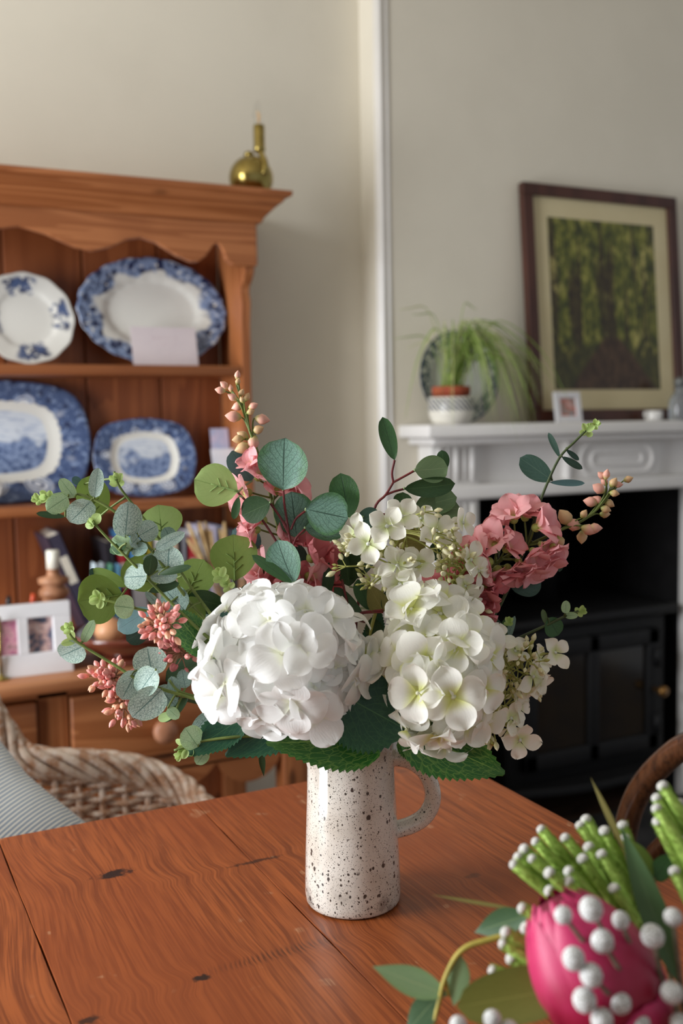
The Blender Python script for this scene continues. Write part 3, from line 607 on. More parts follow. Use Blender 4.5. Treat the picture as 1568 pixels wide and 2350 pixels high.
# ================================================================ table
TZ = .76
tb = thing('dining_table', (.38, .4, 0), 'old reddish pine kitchen table under the flower jug', 'table')
def table_mat():
    k = M_('varnished_pine'); ob = k.coord(); q = k.sep(ob); x, y = q[0], q[1]
    knots = [(265, 2005, .030, .014, 1), (590, 1976, .05, .006, .8), (455, 2245, .016, .008, 1), (640, 2188, .075, .010, .45), (205, 2342, .016, .010, .9), (932, 1768, .024, .012, .3), (1085, 2010, .012, .007, .4), (60, 1935, .02, .05, 0), (55, 2290, .03, .06, 0)]
    xx = x; dark = 0.0
    n0 = k.noise(ob, 16, 3); wob = k.math('MULTIPLY', k.math('SUBTRACT', n0, .5), .02)
    for px_, py_, rx, ry, w_ in knots:
        p = onZ(px_, py_, TZ)
        dx = k.math('DIVIDE', k.math('ADD', k.math('SUBTRACT', x, p.x), wob), rx); dy = k.math('DIVIDE', k.math('SUBTRACT', y, p.y), ry if w_ else ry)
        d = k.math('SQRT', k.math('ADD', k.math('MULTIPLY', dx, dx), k.math('MULTIPLY', dy, dy)))
        if w_ == .45:
            ripple = k.math('MULTIPLY', k.ss(d, 1.2, .2), k.ss(k.math('SINE', k.math('MULTIPLY', k.math('ADD', x, wob), 1400)), -.3, .6)); s_ = k.math('MULTIPLY', ripple, .55)
        elif w_: s_ = k.math('MULTIPLY', k.ss(k.math('ADD', d, k.math('MULTIPLY', k.math('SUBTRACT', k.noise(ob, 160, 3), .5), 1.1)), .75, .30), w_)
        else: s_ = 0.0
        dark = k.math('MAXIMUM', dark, s_) if not isinstance(dark, float) else s_
        xx = k.math('ADD', xx, k.math('MULTIPLY', k.ss(d, 3.2, 0), k.math('MULTIPLY', k.math('TANH', k.math('MULTIPLY', dx, 1.5)) if w_ else 1.0, .007 if w_ else .02)))
    xx = k.math('ADD', xx, k.math('MULTIPLY', k.math('SUBTRACT', k.noise(k.mapping(ob, (1, .25, 1)), 4, 1), .5), .022))
    v = k.comb(xx, k.math('MULTIPLY', y, .028), 0)
    ln = k.noise(v, 420, 2, .6); med = k.noise(v, 120, 2, .5); big = k.noise(k.comb(xx, k.math('MULTIPLY', y, .25), k.math('MULTIPLY', k.rand(), 5)), 9, 2)
    f = k.math('ADD', k.math('MULTIPLY', ln, .6), k.math('MULTIPLY', med, .4))
    c = k.mix(k.ss(f, .36, .64), S(122, 59, 26), S(168, 90, 44)); c = k.mix(k.ss(big, .4, .65, 0, .55), c, S(144, 69, 31))
    c = k.mix(dark, c, S(46, 24, 16))
    sp = k.math('MULTIPLY', k.ss(k.noise(ob, 30, 2), .68, .74), k.ss(ln, .4, .6)); c = k.mix(k.math('MULTIPLY', sp, .35), c, S(206, 168, 130))
    rg = k.math('ADD', .30, k.math('MULTIPLY', k.noise(ob, 26, 3), .22)); k.set(c, rg, 0, .45); k.bump(k.math('SUBTRACT', f, k.math('MULTIPLY', dark, .3)), .16, .0006); return k.m
m_tab = table_mat()
xs = [.055, .1365, .3625, .716]
for i, (a, b) in enumerate(zip(xs[:-1], xs[1:])):
    # plank with slightly irregular long edges
    n = 40; L = []; R_ = []
    for j in range(n + 1):
        y = -.35 + 1.5 * j / n; w1 = .0009 * math.sin(y * 23 + i) + .0006 * math.sin(y * 71 + 2 * i)
        L.append((a + (.0008 + w1 * .5 if i else 0), y)); R_.append((b - (.0002 + .0003 * math.sin(y * 31 + i) if i < 2 else 0), y))
    if i == 2: R_[-1] = (b - .012, R_[-1][1]); R_.insert(-1, (b - .002, 1.142))
    poly = L[::-1] + R_
    G().prism(poly[::-1], lambda p, q: Vector((p, q, TZ - .03)), lambda p, q: Vector((p, q, TZ))).build('plank', m_tab, tb, smooth=False, bevel=.0007, seg=2)
m_tw = wood('pine_table_base', S(150, 84, 50), S(126, 66, 36), S(112, 56, 28), 'Z')
for x in (.09, .60):
    for y in (-.28, 1.04): G().box(x, x + .07, y, y + .07, 0, TZ - .03).build('leg', m_tw, tb, bevel=.004)
for b in ((.16, .60, 1.065, 1.085), (.16, .60, -.265, -.245)): G().box(*b, .63, TZ - .03).build('apron', m_tw, tb, smooth=False)
for b in ((.11, .13, -.21, 1.04), (.63, .65, -.21, 1.04)): G().box(*b, .63, TZ - .03).build('apron', m_tw, tb, smooth=False)

# ================================================================ jug
km = M_('speckled_glaze'); ob = km.coord(); q = km.sep(ob)
base = km.mix(km.ss(km.noise(ob, 22, 3), .4, .65), S(224, 218, 208), S(206, 198, 186))
warp = km.vmath('ADD', ob, km.mapping(km.noise(ob, 300, 2, out='Color'), (.0022, .0022, .0022)))
spk = None
low = km.ss(q[2], .10, .0, 0, 1)
for s_, th, pr in ((1050, .26, .58), (560, .25, .42), (280, .27, .42), (150, .25, .36)):
    vv = km.node('ShaderNodeTexVoronoi', feature='F1'); km.put(vv.inputs['Vector'], km.mapping(warp, (1, 1, .8), (s_ * .013, 0, 0))); vv.inputs['Scale'].default_value = s_
    r = km.sep(vv.outputs['Color'])
    size = km.math('MULTIPLY', th, km.math('ADD', .6, km.math('MULTIPLY', r[1], .9)))
    on = km.ss(r[0], pr, pr - .02) if s_ > 300 else km.ss(r[0], km.math('ADD', pr * .55, km.math('MULTIPLY', low, pr * .8)), km.math('ADD', pr * .55 - .02, km.math('MULTIPLY', low, pr * .8)))
    f = km.math('MULTIPLY', on, km.ss(vv.outputs['Distance'], size, km.math('MULTIPLY', size, .7)))
    spk = f if spk is None else km.math('MAXIMUM', spk, f)
c = km.mix(km.math('MULTIPLY', spk, .93), base, S(38, 32, 30))
smoky = km.math('MULTIPLY', km.ss(km.noise(ob, 60, 4), .50, .72), km.ss(q[2], .035, .008)); c = km.mix(km.math('MULTIPLY', smoky, .6), c, S(90, 84, 80))
c = km.mix(km.ss(q[2], .135, .16, 0, .6), c, S(150, 124, 98)); c = km.mix(km.ss(q[2], .0022, .0012), c, S(70, 48, 40))
km.set(c, .13, 0, .5, .6); m_jug = km.m
jg = thing('jug', JUG, 'speckled cream stoneware jug holding the flower bouquet', 'jug')
left = -RT; left.z = 0; left.normalize(); sa = math.atan2(left.y, left.x)
H = .163; prof = [(.0415, 0), (.0438, .0016), (.0448, .004), (.0452, .009), (.0450, .02), (.0442, .045), (.0430, .075), (.0416, .105), (.0404, .130), (.0399, .148), (.0402, H - .003), (.0396, H), (.0385, H - .002), (.0372, H - .02), (.0385, .1), (.041, .03), (.038, .008), (0, .006)]
V = []; F = []; n = 64; m = len(prof)
for i, (r, z) in enumerate(prof):
    for k in range(n):
        th = 2 * math.pi * k / n; d = (th - sa + math.pi) % (2 * math.pi) - math.pi
        sp = .013 * math.exp(-(d / .42) ** 2) * max(0, min(1, (z - .125) / .038)) ** 1.6
        V.append(((r + sp) * math.cos(th), (r + sp) * math.sin(th), z))
for i in range(m - 1):
    for k in range(n): q_ = (k + 1) % n; F.append((i * n + k, i * n + q_, (i + 1) * n + q_, (i + 1) * n + k))
F.append(tuple(range(n))[::-1])
link('body', mesh('jug_body', V, F, m_jug), jg, Matrix.Translation(JUG))
hp = smooth_path([P(x, y, 0) - JUG for x, y in ((896, 1740), (914, 1742), (945, 1750), (974, 1772), (991, 1806), (992, 1842), (974, 1874), (944, 1893), (912, 1903), (900, 1906))], 5)
G().tube(hp, [.0066 + (.0016 if i < 4 or i > len(hp) - 5 else 0) for i in range(len(hp))], 14, flat=1.25).build('handle', m_jug, jg, M=Matrix.Translation(JUG))

# ================================================================ wicker armchair
kw = M_('grey_wicker'); ob = kw.coord('UV'); ob2 = kw.coord()
cc = kw.mix(kw.ss(kw.noise(ob2, 45, 3), .35, .65), S(210, 190, 172), S(164, 122, 92)); cc = kw.mix(kw.ss(kw.noise(ob2, 160, 2), .5, .7, 0, .5), cc, S(224, 216, 210)); kw.set(cc, .6, 0, .35); m_wick = kw.m
wc = thing('wicker_armchair', (.36, 1.46, 0), 'grey brown woven wicker tub armchair between table and dresser', 'armchair')
far = [(-62, 1585, 1.745), (-30, 1632, 1.74), (5, 1685, 1.73), (40, 1730, 1.72), (100, 1752, 1.70), (200, 1756, 1.69), (300, 1766, 1.68), (380, 1793, 1.66), (440, 1828, 1.625), (480, 1870, 1.57)]
farw = [Vector((-.03, 1.83, .90)), Vector((.09, 1.79, .85))] + [onY(x, y, Y) for x, y, Y in far]
front = [Vector((.578, 1.545, .515)), Vector((.580, 1.53, .475))]
rimf = farw + front
fdir = Vector((.90, -.43, 0)).normalized(); wdir = Vector((-.43, -.90, 0)).normalized() * .50     # the chair faces right and towards the table
back = [farw[0] + wdir * t - fdir * .07 * math.sin(math.pi * t) + Vector((0, 0, .05 * math.sin(math.pi * t))) for t in (.2, .4, .6, .8)]
half = list(reversed(rimf)) + back                     # front of the far arm, round the back
mir = [p + wdir for p in rimf]
rim_path = smooth_path(half + mir, 8)
# resample evenly
def resample(pts, step):
    out = [pts[0]]; acc = 0
    for a, b in zip(pts[:-1], pts[1:]):
        d = (b - a).length
        while acc + d >= step:
            t = (step - acc) / d; a = a.lerp(b, t); out.append(a); d = (b - a).length; acc = 0
        acc += d
    return out
rim_path = resample(rim_path, .012)
for s_ in range(7):
    pts = []
    for i, p in enumerate(rim_path):
        t = (rim_path[min(i + 1, len(rim_path) - 1)] - rim_path[max(i - 1, 0)]).normalized()
        u = Vector((0, 0, 1)) - t * t.z; u = u.normalized() if u.length > .1 else Vector((1, 0, 0)); w_ = t.cross(u)
        a = i * .012 / .26 * 2 * math.pi + s_ * 2 * math.pi / 7
        pts.append(p + u * (.021 * math.cos(a)) + w_ * (.013 * math.sin(a)))
    G().tube(pts, .0076, 8).build('rim_strand', m_wick, wc)
plan = resample([Vector((p.x, p.y, 0)) for p in smooth_path(half + mir, 8)], .0095)
rz = {}
def rim_z(p):
    return min(((q - Vector((p.x, p.y, q.z))).length, q.z) for q in rim_path)[1]
RZ = [rim_z(p) for p in plan]; NRM = []
for i in range(len(plan)):
    t = (plan[min(i + 1, len(plan) - 1)] - plan[max(i - 1, 0)]).normalized(); NRM.append(Vector((-t.y, t.x, 0)))
SEAT = .492
for i in range(3, len(plan) - 3, 4):
    p = plan[i]; G().tube([p + Vector((0, 0, SEAT - .03)), p + Vector((0, 0, RZ[i] - .005))], .0062, 7).build('stake', m_wick, wc)
row = 0; z = SEAT
while z < .84:
    seg = []; row += 1
    for i in range(len(plan) + 1):
        ok = i < len(plan) and RZ[i] - .022 > z
        if ok: seg.append(plan[i] + NRM[i] * (.0066 * math.cos(math.pi * (i - 3) / 4 + math.pi * (row % 2))) + Vector((0, 0, z + rnd.uniform(-.0012, .0012))))
        else:
            if len(seg) > 4: G().tube(seg, .0050, 6).build('weaver', m_wick, wc)
            seg = []
    z += .0118
seatp = [(p.x, p.y) for p in plan[::4]]
G().prism(seatp, lambda a, b: Vector((a, b, SEAT - .045)), lambda a, b: Vector((a, b, SEAT - .02))).build('seat', m_wick, wc, smooth=False)
for t in (.12, .88):
    for q in (farw[3], Vector((.55, 1.55, 0))): p = q + wdir * t; G().tube([(p.x, p.y, 0), (p.x, p.y, SEAT - .04)], .016, 10).build('leg', m_wick, wc)
# striped cushion
kc = M_('ticking_stripe'); q = kc.sep(kc.coord())
stp = kc.math('FRACT', kc.math('MULTIPLY', q[1], 185)); cc = kc.mix(kc.ss(kc.math('ABSOLUTE', kc.math('SUBTRACT', stp, .5)), .15, .25), S(116, 142, 172), S(236, 236, 230))
kc.set(cc, .85, 0, .2); kc.bump(kc.noise(kc.coord(), 9, 3), .5, .01)
na = Vector((-.12, -.74, .66)).normalized(); e0, e1_ = onY(-8, 1690, 1.50), onY(172, 1885, 1.42); ed = (e1_ - e0).normalized(); ed = (ed - na * ed.dot(na)).normalized(); e2 = na.cross(ed)
if e2.x < 0: e2 = -e2
hs = .165; cc0 = (e0 + e1_) / 2 - e2 * (hs - .012) - ed * .005
V = []; F = []; U = []; N_ = 22
for side_ in (1, -1):
    for j in range(N_ + 1):
        for i in range(N_ + 1):
            u, v = -1 + 2 * i / N_, -1 + 2 * j / N_
            sx = u * (1 - .10 * (1 - abs(v)) * abs(u) ** 3); sy = v * (1 - .10 * (1 - abs(u)) * abs(v) ** 3)
            th = .075 * ((1 - u ** 4) * (1 - v ** 4)) ** .55 + .006 * math.sin(5 * u + 3 * v) * (1 - u * u) * (1 - v * v)
            V.append((sx * hs, sy * hs, side_ * th))
m1 = (N_ + 1) ** 2
for s_ in (0, 1):
    for j in range(N_):
        for i in range(N_):
            a = s_ * m1 + j * (N_ + 1) + i; f = (a, a + 1, a + N_ + 2, a + N_ + 1); F.append(f if s_ == 0 else f[::-1])
RC = Matrix((e2, -ed, na)).transposed()
cu = link('cushion', mesh('cushion', V, F, kc.m), None, xf(cc0, RC))
tag(cu, 'blue and white ticking striped cushion on the wicker armchair', 'cushion')

# ================================================================ bentwood chair
kb = M_('worn_bentwood'); ob = kb.coord(); f = kb.noise(kb.mapping(ob, (1, 1, .35)), 120, 4, .65)
cb = kb.mix(kb.ss(f, .35, .65), S(92, 57, 35), S(68, 40, 24)); cb = kb.mix(kb.ss(kb.noise(ob, 60, 3), .6, .7, 0, .7), cb, S(44, 28, 20)); kb.set(cb, .22, 0, .5, .5); m_bent = kb.m
XB, YB_ = .95, .86
bw = thing('bentwood_chair', (.78, YB_, 0), 'dark bentwood hoop back chair pulled up to the table end', 'chair')
def hoop(pts, r, nm):
    full = [Vector(p) for p in pts]; full += [Vector((p.x, 2 * YB_ - p.y, p.z)) for p in full[:-1]][::-1]
    G().tube(smooth_path(full, 7), r, 14).build(nm, m_bent, bw)
hoop([(.93, 1.035, .44), (.935, 1.048, .54), (.945, 1.056, .63), (.952, 1.041, .695), (.957, 1.000, .752), (.96, .945, .797), (.961, .86, .822)], .0165, 'back_hoop')
hoop([(.925, .985, .44), (.935, 1.012, .54), (.945, 1.018, .60), (.952, .99, .648), (.955, .945, .684), (.956, .86, .71)], .0115, 'inner_hoop')
G().lathe([(0, -.006), (.176, -.006), (.189, 0), (.191, .014), (.185, .024), (.17, .020), (0, .017)], 40, Matrix.Translation((.768, YB_, .44))).build('seat', m_bent, bw)
for a, b in ((.92, 1.03), (.92, .69), (.63, .96), (.63, .76)):
    G().tube(smooth_path([(a, b, .445), (a + (a - .76) * .08, b + (b - YB_) * .12, .22), (a + (a - .76) * .25, b + (b - YB_) * .25, 0)], 6), .0155, 10).build('leg', m_bent, bw)
ring = [(.76 + .155 * math.cos(t), YB_ + .155 * math.sin(t), .24) for t in np.linspace(0, 2 * math.pi, 33)]
G().tube(ring, .010, 8, cap=False).build('stretcher_ring', m_bent, bw)
# ================================================================ leaf and petal materials
def leafmat(name, base, edge, vein, nside=7, slope=.55, net=14, netamt=.5, mid=.05, side=.5, rough=.45, tr=.25, trc=None, aspect=1.0, vw=.10, bump=.25):
    k = M_(name); uv = k.coord('UV'); q = k.sep(uv); a = k.math('ABSOLUTE', k.math('SUBTRACT', k.math('MULTIPLY', q[0], 2), 1)); v = q[1]
    nz = k.noise(k.comb(k.math('MULTIPLY', q[0], 1), k.math('MULTIPLY', v, aspect), k.rand()), 6, 3)
    wv = k.math('MULTIPLY', k.math('SUBTRACT', nz, .5), .12)
    m_mid = k.ss(a, mid * 1.6, mid * .4)
    s_ = k.math('FRACT', k.math('ADD', k.math('MULTIPLY', k.math('SUBTRACT', k.math('ADD', v, wv), k.math('MULTIPLY', a, slope)), nside), 20))
    m_side = k.math('MULTIPLY', k.ss(k.math('ABSOLUTE', k.math('SUBTRACT', s_, .5)), vw, vw * .3), side)
    d = k.vor(k.vmath('ADD', k.mapping(uv, (1.0, aspect, 1)), k.comb(k.rand(), wv, 0)), net, 'DISTANCE_TO_EDGE')
    m_net = k.ss(d, .085, .02, 0, netamt)
    m = k.math('MAXIMUM', k.math('MAXIMUM', m_mid, m_side), m_net)
    c = k.mix(k.ss(k.math('ADD', a, k.math('MULTIPLY', k.math('SUBTRACT', nz, .5), .6)), .55, .98), base, edge)
    c = k.mix(k.ss(k.rand(), 0, 1, 0, .35), c, tuple(min(1, x * 1.25) for x in base[:3]) + (1,)); c = k.mix(m, c, vein)
    k.set(c, rough, 0, .4); k.bump(k.math('SUBTRACT', 0.0, m), bump, .0006); k.transl(trc or c, tr); return k.m
LM = {
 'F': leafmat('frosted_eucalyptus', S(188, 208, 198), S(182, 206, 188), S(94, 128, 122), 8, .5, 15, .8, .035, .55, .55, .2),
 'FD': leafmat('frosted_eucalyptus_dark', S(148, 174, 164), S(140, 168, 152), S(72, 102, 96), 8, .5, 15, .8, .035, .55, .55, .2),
 'FL': leafmat('frosted_green_eucalyptus', S(178, 206, 164), S(180, 212, 156), S(120, 156, 116), 8, .5, 15, .6, .04, .4, .55, .3),
 'D': leafmat('silver_dollar_leaf', S(112, 148, 132), S(84, 126, 82), S(52, 78, 66), 6, .6, 16, .45, .03, .6, .42, .18),
 'G': leafmat('deep_green_leaf', S(62, 98, 58), S(60, 100, 50), S(44, 70, 46), 6, .6, 14, .35, .03, .5, .42, .2),
 'O': leafmat('olive_leaf_back', S(116, 140, 66), S(112, 138, 62), S(104, 128, 58), 5, .6, 8, .1, .02, .2, .55, .35),
 'OL': leafmat('pale_leaf_back', S(160, 188, 116), S(154, 184, 108), S(140, 172, 98), 5, .6, 8, .1, .02, .2, .55, .35),
 'OG': leafmat('grey_green_leaf_back', S(96, 118, 82), S(88, 112, 70), S(116, 136, 98), 5, .6, 8, .15, .03, .3, .5, .25),
 'B': leafmat('blue_teal_leaf', S(84, 116, 118), S(76, 108, 106), S(66, 94, 96), 5, .6, 12, .25, .02, .2, .5, .2),
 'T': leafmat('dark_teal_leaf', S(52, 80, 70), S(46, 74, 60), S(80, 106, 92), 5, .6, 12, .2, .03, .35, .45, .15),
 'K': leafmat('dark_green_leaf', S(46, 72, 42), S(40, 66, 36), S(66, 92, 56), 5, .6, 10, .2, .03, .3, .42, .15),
 'H': leafmat('hydrangea_leaf', S(44, 96, 40), S(50, 104, 42), S(140, 176, 86), 6, .75, 11, .30, .016, .70, .32, .2, vw=.035, bump=.12),
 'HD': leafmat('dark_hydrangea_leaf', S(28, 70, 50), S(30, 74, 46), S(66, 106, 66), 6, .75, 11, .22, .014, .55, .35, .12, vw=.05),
 'HO': leafmat('olive_lit_hydrangea_leaf', S(108, 116, 40), S(96, 112, 40), S(132, 140, 70), 6, .75, 9, .4, .02, .5, .4, .35, vw=.05),  # olive tone of a lit hydrangea leaf, put into the colour
 'Y': leafmat('young_green_leaf', S(188, 212, 136), S(192, 216, 142), S(150, 186, 100), 5, .6, 6, .1, .03, .2, .5, .4),
 'BR': leafmat('brown_olive_leaf', S(120, 112, 56), S(112, 106, 50), S(140, 130, 76), 5, .6, 14, .3, .02, .3, .5, .25),
}
m_stem = plain('green_stem', S(112, 128, 62), .5, 0, .4, S(92, 108, 50), 60)
m_stemd = plain('dark_green_stem', S(74, 88, 50), .5, 0, .4, S(58, 72, 42), 60)
m_stemr = plain('red_stem', S(122, 44, 46), .45, 0, .4, S(92, 32, 36), 60)
m_petiole = plain('pale_petiole', S(158, 178, 128), .5, 0, .4)
def petalmat(name, c_tip, c_base, b0=.02, b1=.55, rough=.5, tr=.3, bumps=.2):
    k = M_(name); uv = k.coord('UV'); q = k.sep(uv)
    c = k.mix(k.ss(k.math('ADD', q[1], k.math('MULTIPLY', k.math('SUBTRACT', k.noise(k.coord(), 90, 2), .5), .25)), b0, b1), c_base, c_tip)
    k.set(c, rough, 0, .25); a = k.math('MULTIPLY', q[0], 16); k.bump(k.math('ADD', k.noise(k.comb(a, k.math('MULTIPLY', q[1], 2.5), k.rand()), 1.4, 2), 0.0), bumps, .0012); k.transl(c, tr); return k.m
PM_W = petalmat('white_petal', S(254, 254, 252), S(244, 246, 224), .0, .35, tr=.32)
PM_C = petalmat('cream_petal', S(254, 253, 246), S(234, 238, 150), .02, .55, tr=.36)
PM_L = petalmat('lace_petal', S(248, 246, 234), S(220, 230, 168), .0, .5)
PM_P = petalmat('pink_petal', S(248, 184, 188), S(246, 230, 180), .0, .42)
PM_R = petalmat('deep_pink_petal', S(230, 142, 148), S(232, 184, 146), .0, .35)
m_centre = plain('pale_floret_eye', S(232, 232, 204), .4); m_pearl = plain('pearly_floret_eye', S(214, 218, 204), .15, .1)
m_bud = plain('cream_bud', S(232, 226, 190), .5, 0, .4, S(206, 200, 140), 200); m_twig = plain('yellow_green_twig', S(172, 172, 96), .5, 0, .4, S(146, 148, 74), 60)
def budmat(name, a, b):
    k = M_(name); q = k.sep(k.coord()); k.set(k.mix(k.ss(q[2], .0, .007), b, a), .45, 0, .4); return k.m
m_pbud = budmat('pink_bud', S(232, 172, 154), S(186, 186, 112)); m_gbud = budmat('green_pink_bud', S(214, 176, 132), S(140, 152, 72))
m_berry = plain('coral_berry', S(238, 164, 156), .4, 0, .4, S(226, 142, 136), 120); m_berryo = plain('peach_berry', S(230, 178, 148), .4, 0, .4, S(214, 154, 122), 120); m_berryd = plain('dusky_berry', S(204, 120, 120), .4, 0, .4, S(180, 98, 100), 120)

# ================================================================ leaves
def prof(shape, v):
    if shape == 'round': p = v ** .92; h = max(0, 1 - (2 * p - 1) ** 2) ** .5
    elif shape == 'obov': p = v ** 1.22; h = max(0, 1 - (2 * p - 1) ** 2) ** .56
    elif shape == 'lance': h = math.sin(math.pi * v ** .85) ** 1.05
    else: h = math.sin(math.pi * v ** .68) ** .80 * (1 - .25 * v); h *= 1.12
    return max(h, .012)
def leaf_geo(L, W, shape='round', cup=.15, bend=.1, fold=0.0, serr=0.0, nv=12, nu=6, wave=0.0, ph=0.0):
    V = []; U = []; F = []
    if serr: nv = 34
    for j in range(nv + 1):
        v = j / nv; h = prof(shape, v) * W / 2
        for i in range(nu + 1):
            u = -1 + 2 * i / nu; e = 1 + (serr * (1 if j % 2 else -.6) if abs(u) == 1 and 2 < j < nv - 1 else 0)
            z = cup * h * u * u + fold * h * abs(u) - bend * L * (v * v - .3 * v) + wave * W * math.sin(5 * v + ph + 2.2 * u) * (.3 + abs(u))
            V.append((u * h * e, v * L + (.02 * L * (1 if j % 2 else 0) * abs(u) if serr else 0), z)); U.append((u * .5 + .5, v))
    for j in range(nv):
        for i in range(nu): a = j * (nu + 1) + i; F.append((a, a + 1, a + nu + 2, a + nu + 1))
    return V, F, U
SHP = {'F': 'round', 'FD': 'round', 'FL': 'round', 'D': 'obov', 'G': 'obov', 'O': 'obov', 'OL': 'obov', 'OG': 'obov', 'B': 'obov', 'T': 'obov', 'K': 'obov', 'H': 'ovate', 'HD': 'ovate', 'HO': 'ovate', 'Y': 'round', 'BR': 'ovate'}
def leaf(parent, kind, bx, by, tx, ty, w, d=0.0, td=0.0, roll=None, cup=None, bend=None, shape=None, PT=P, px=PXM, name='leaf', fold=0.0):
    """a leaf from its base to its tip (sight-line pixels), d/td: metres the base / the tip stand in front of the bouquet's axis plane"""
    b = PT(bx, by, d); t = PT(tx, ty, d + td); L = (t - b).length; W = w * px * 1.07
    view = (CAM - (b + t) / 2).normalized()
    roll = rnd.uniform(-.45, .45) if roll is None else roll
    shape = shape or SHP[kind]
    if shape in ('lance', 'ovate') or w < 30: roll *= .5
    W /= math.cos(roll)
    R3 = frame(t - b, Matrix.Rotation(roll, 3, (t - b).normalized()) @ view)
    ser = .07 if kind in ('H', 'HD', 'HO') and w > 30 else 0
    V, F, U = leaf_geo(L, W, shape, rnd.uniform(-.12, .22) if cup is None else cup, rnd.uniform(-.06, .14) if bend is None else bend, fold, ser, wave=.012 if shape != 'ovate' else .02, ph=rnd.random() * 6)
    M = xf(b, R3); o = link(name, mesh(name, V, F, LM[kind], U), parent, M)
    if kind in ('O', 'OL') and w > 60:      # moulded veins on the leaf's back
        g = G(); zz = lambda v, x: .0007 + .10 * L * 0
        def pt(v, x):
            j = min(int(v * 12), 11); h = prof(shape, v) * W / 2; u = x / max(h, 1e-4)
            # nearest surface height from the leaf's own grid
            i = min(int((u + 1) / 2 * 6), 5); f = (u + 1) / 2 * 6 - i; a = j * 7 + i; z0 = V[a][2] * (1 - f) + V[a + 1][2] * f; z1 = V[a + 7][2] * (1 - f) + V[a + 8][2] * f; fv = v * 12 - j
            return Vector((x, v * L, z0 * (1 - fv) + z1 * fv + .0004))
        g.tube([pt(v, 0) for v in np.linspace(.0, .62, 8)], [.0011 - .0008 * i / 7 for i in range(8)], 6)
        for v0, s_ in ((.2, 1), (.28, -1), (.38, 1), (.46, -1)): g.tube([pt(v0 + .13 * q_, s_ * W * .17 * q_) for q_ in (0, .33, .66, 1)], [.0007, .0006, .0005, .0004], 5)
        g.build('vein', LM['OL'] if kind == 'OL' else LM['O'], o, M=M)
    return o
def stem_mesh(parent, paths, mat, name='stem'):
    """paths: [(points, r0, r1)]"""
    g = G()
    for pts, r0, r1 in paths:
        p = smooth_path(pts, 5); n = len(p); g.tube(p, [r0 + (r1 - r0) * i / (n - 1) for i in range(n)], 7)
    return g.build(name, mat, parent)
IN = lambda k=0: [P(812 + 14 * math.cos(k * 2.4), 1712, .012 * math.sin(k * 2.4)), P(812 + 10 * math.cos(k * 2.4 + 2), 1900, .010 * math.sin(k * 2.4 + 1))]
def near(path, q):
    best = None
    for a, b in zip(path[:-1], path[1:]):
        ab = b - a; t = max(0, min(1, (q - a).dot(ab) / max(ab.length_squared, 1e-12))); p = a + ab * t
        if best is None or (p - q).length < best[0]: best = ((p - q).length, p)
    return best[1]
def sprout(parent, x, y, ang, size, d=0.0, kind='Y'):
    """cluster of young leaves at a shoot's tip; ang: direction in the picture, degrees, 0 = right, 90 = up"""
    for da, s_, back in ((0, .7, 0), (38, .95, .25), (-40, 1.0, .3), (85, .8, .55), (-80, .75, .6)):
        a = math.radians(ang + da + rnd.uniform(-10, 10)); b0 = math.radians(ang); bx, by = x - math.cos(b0) * size * back * .8, y + math.sin(b0) * size * back * .8
        leaf(parent, kind, bx, by, bx + math.cos(a) * size * s_, by - math.sin(a) * size * s_, size * .62, d + rnd.uniform(-.004, .004), rnd.uniform(0, .006), rnd.uniform(-.6, .6), .5, -.1, name='young_leaf')
def spray(name, label, cat, group, d, path, leaves, sprouts=(), mat=None, r=(.0011, .0018), k=0, branches=(), root=True, pet=None):
    """a foliage spray: path is given from the tip down to the jug"""
    th = thing(name, P(812, 1712, 0), label, cat, group)
    pw = [P(x, y, dd if dd is not None else d) for x, y, dd in [(q + (None,))[:3] for q in path]]
    full = pw + (IN(k) if root else [])
    sp = smooth_path(full, 6); paths = [(full, r[0], r[1])]; allp = list(sp)
    for br in branches: b = [P(x, y, dd if dd is not None else d) for x, y, dd in [(q + (None,))[:3] for q in br]]; paths.append((b, r[0], r[0])); allp_b = smooth_path(b, 5); allp += allp_b
    pets = []
    for lf in leaves:
        kind, bx, by, tx, ty, w = lf[:6]; dl = lf[6] if len(lf) > 6 else d + rnd.uniform(-.008, .008); td = lf[7] if len(lf) > 7 else rnd.uniform(-.012, .012)
        leaf(th, kind, bx, by, tx, ty, w, dl, td)
        b = P(bx, by, dl); q = min((( (a - b).length), a) for a in allp)[1] if False else min(allp, key=lambda a: (a - b).length)
        if (q - b).length > .0008: pets.append(([q, q.lerp(b, .5) + Vector((0, 0, .001)), b], .0011, .0009))
    for s_ in sprouts: sprout(th, *s_[:4], d=s_[4] if len(s_) > 4 else d)
    stem_mesh(th, paths, mat or m_stem)
    for q in pets: stem_mesh(th, [q], pet or mat or m_stem, 'leaf_stalk')
    return th
GE = 'eucalyptus sprays in the jug'; FO = 'foliage'
spray('eucalyptus_spray', 'long frosted eucalyptus spray arching over the small blue platter', 'eucalyptus', GE, .03,
  [(100, 1140), (160, 1131), (215, 1146), (270, 1179), (320, 1228), (385, 1312), (470, 1420, .02), (640, 1560, .0)],
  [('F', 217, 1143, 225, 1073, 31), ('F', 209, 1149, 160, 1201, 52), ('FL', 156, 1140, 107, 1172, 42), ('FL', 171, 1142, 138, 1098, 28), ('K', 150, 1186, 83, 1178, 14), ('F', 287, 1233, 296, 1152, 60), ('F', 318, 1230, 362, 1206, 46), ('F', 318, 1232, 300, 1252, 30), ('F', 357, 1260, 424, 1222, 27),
   ('F', 385, 1264, 327, 1283, 15), ('F', 385, 1318, 388, 1252, 66), ('FD', 300, 1262, 340, 1258, 30)], [(104, 1140, 175, 22), (84, 1145, 160, 18)], k=0)
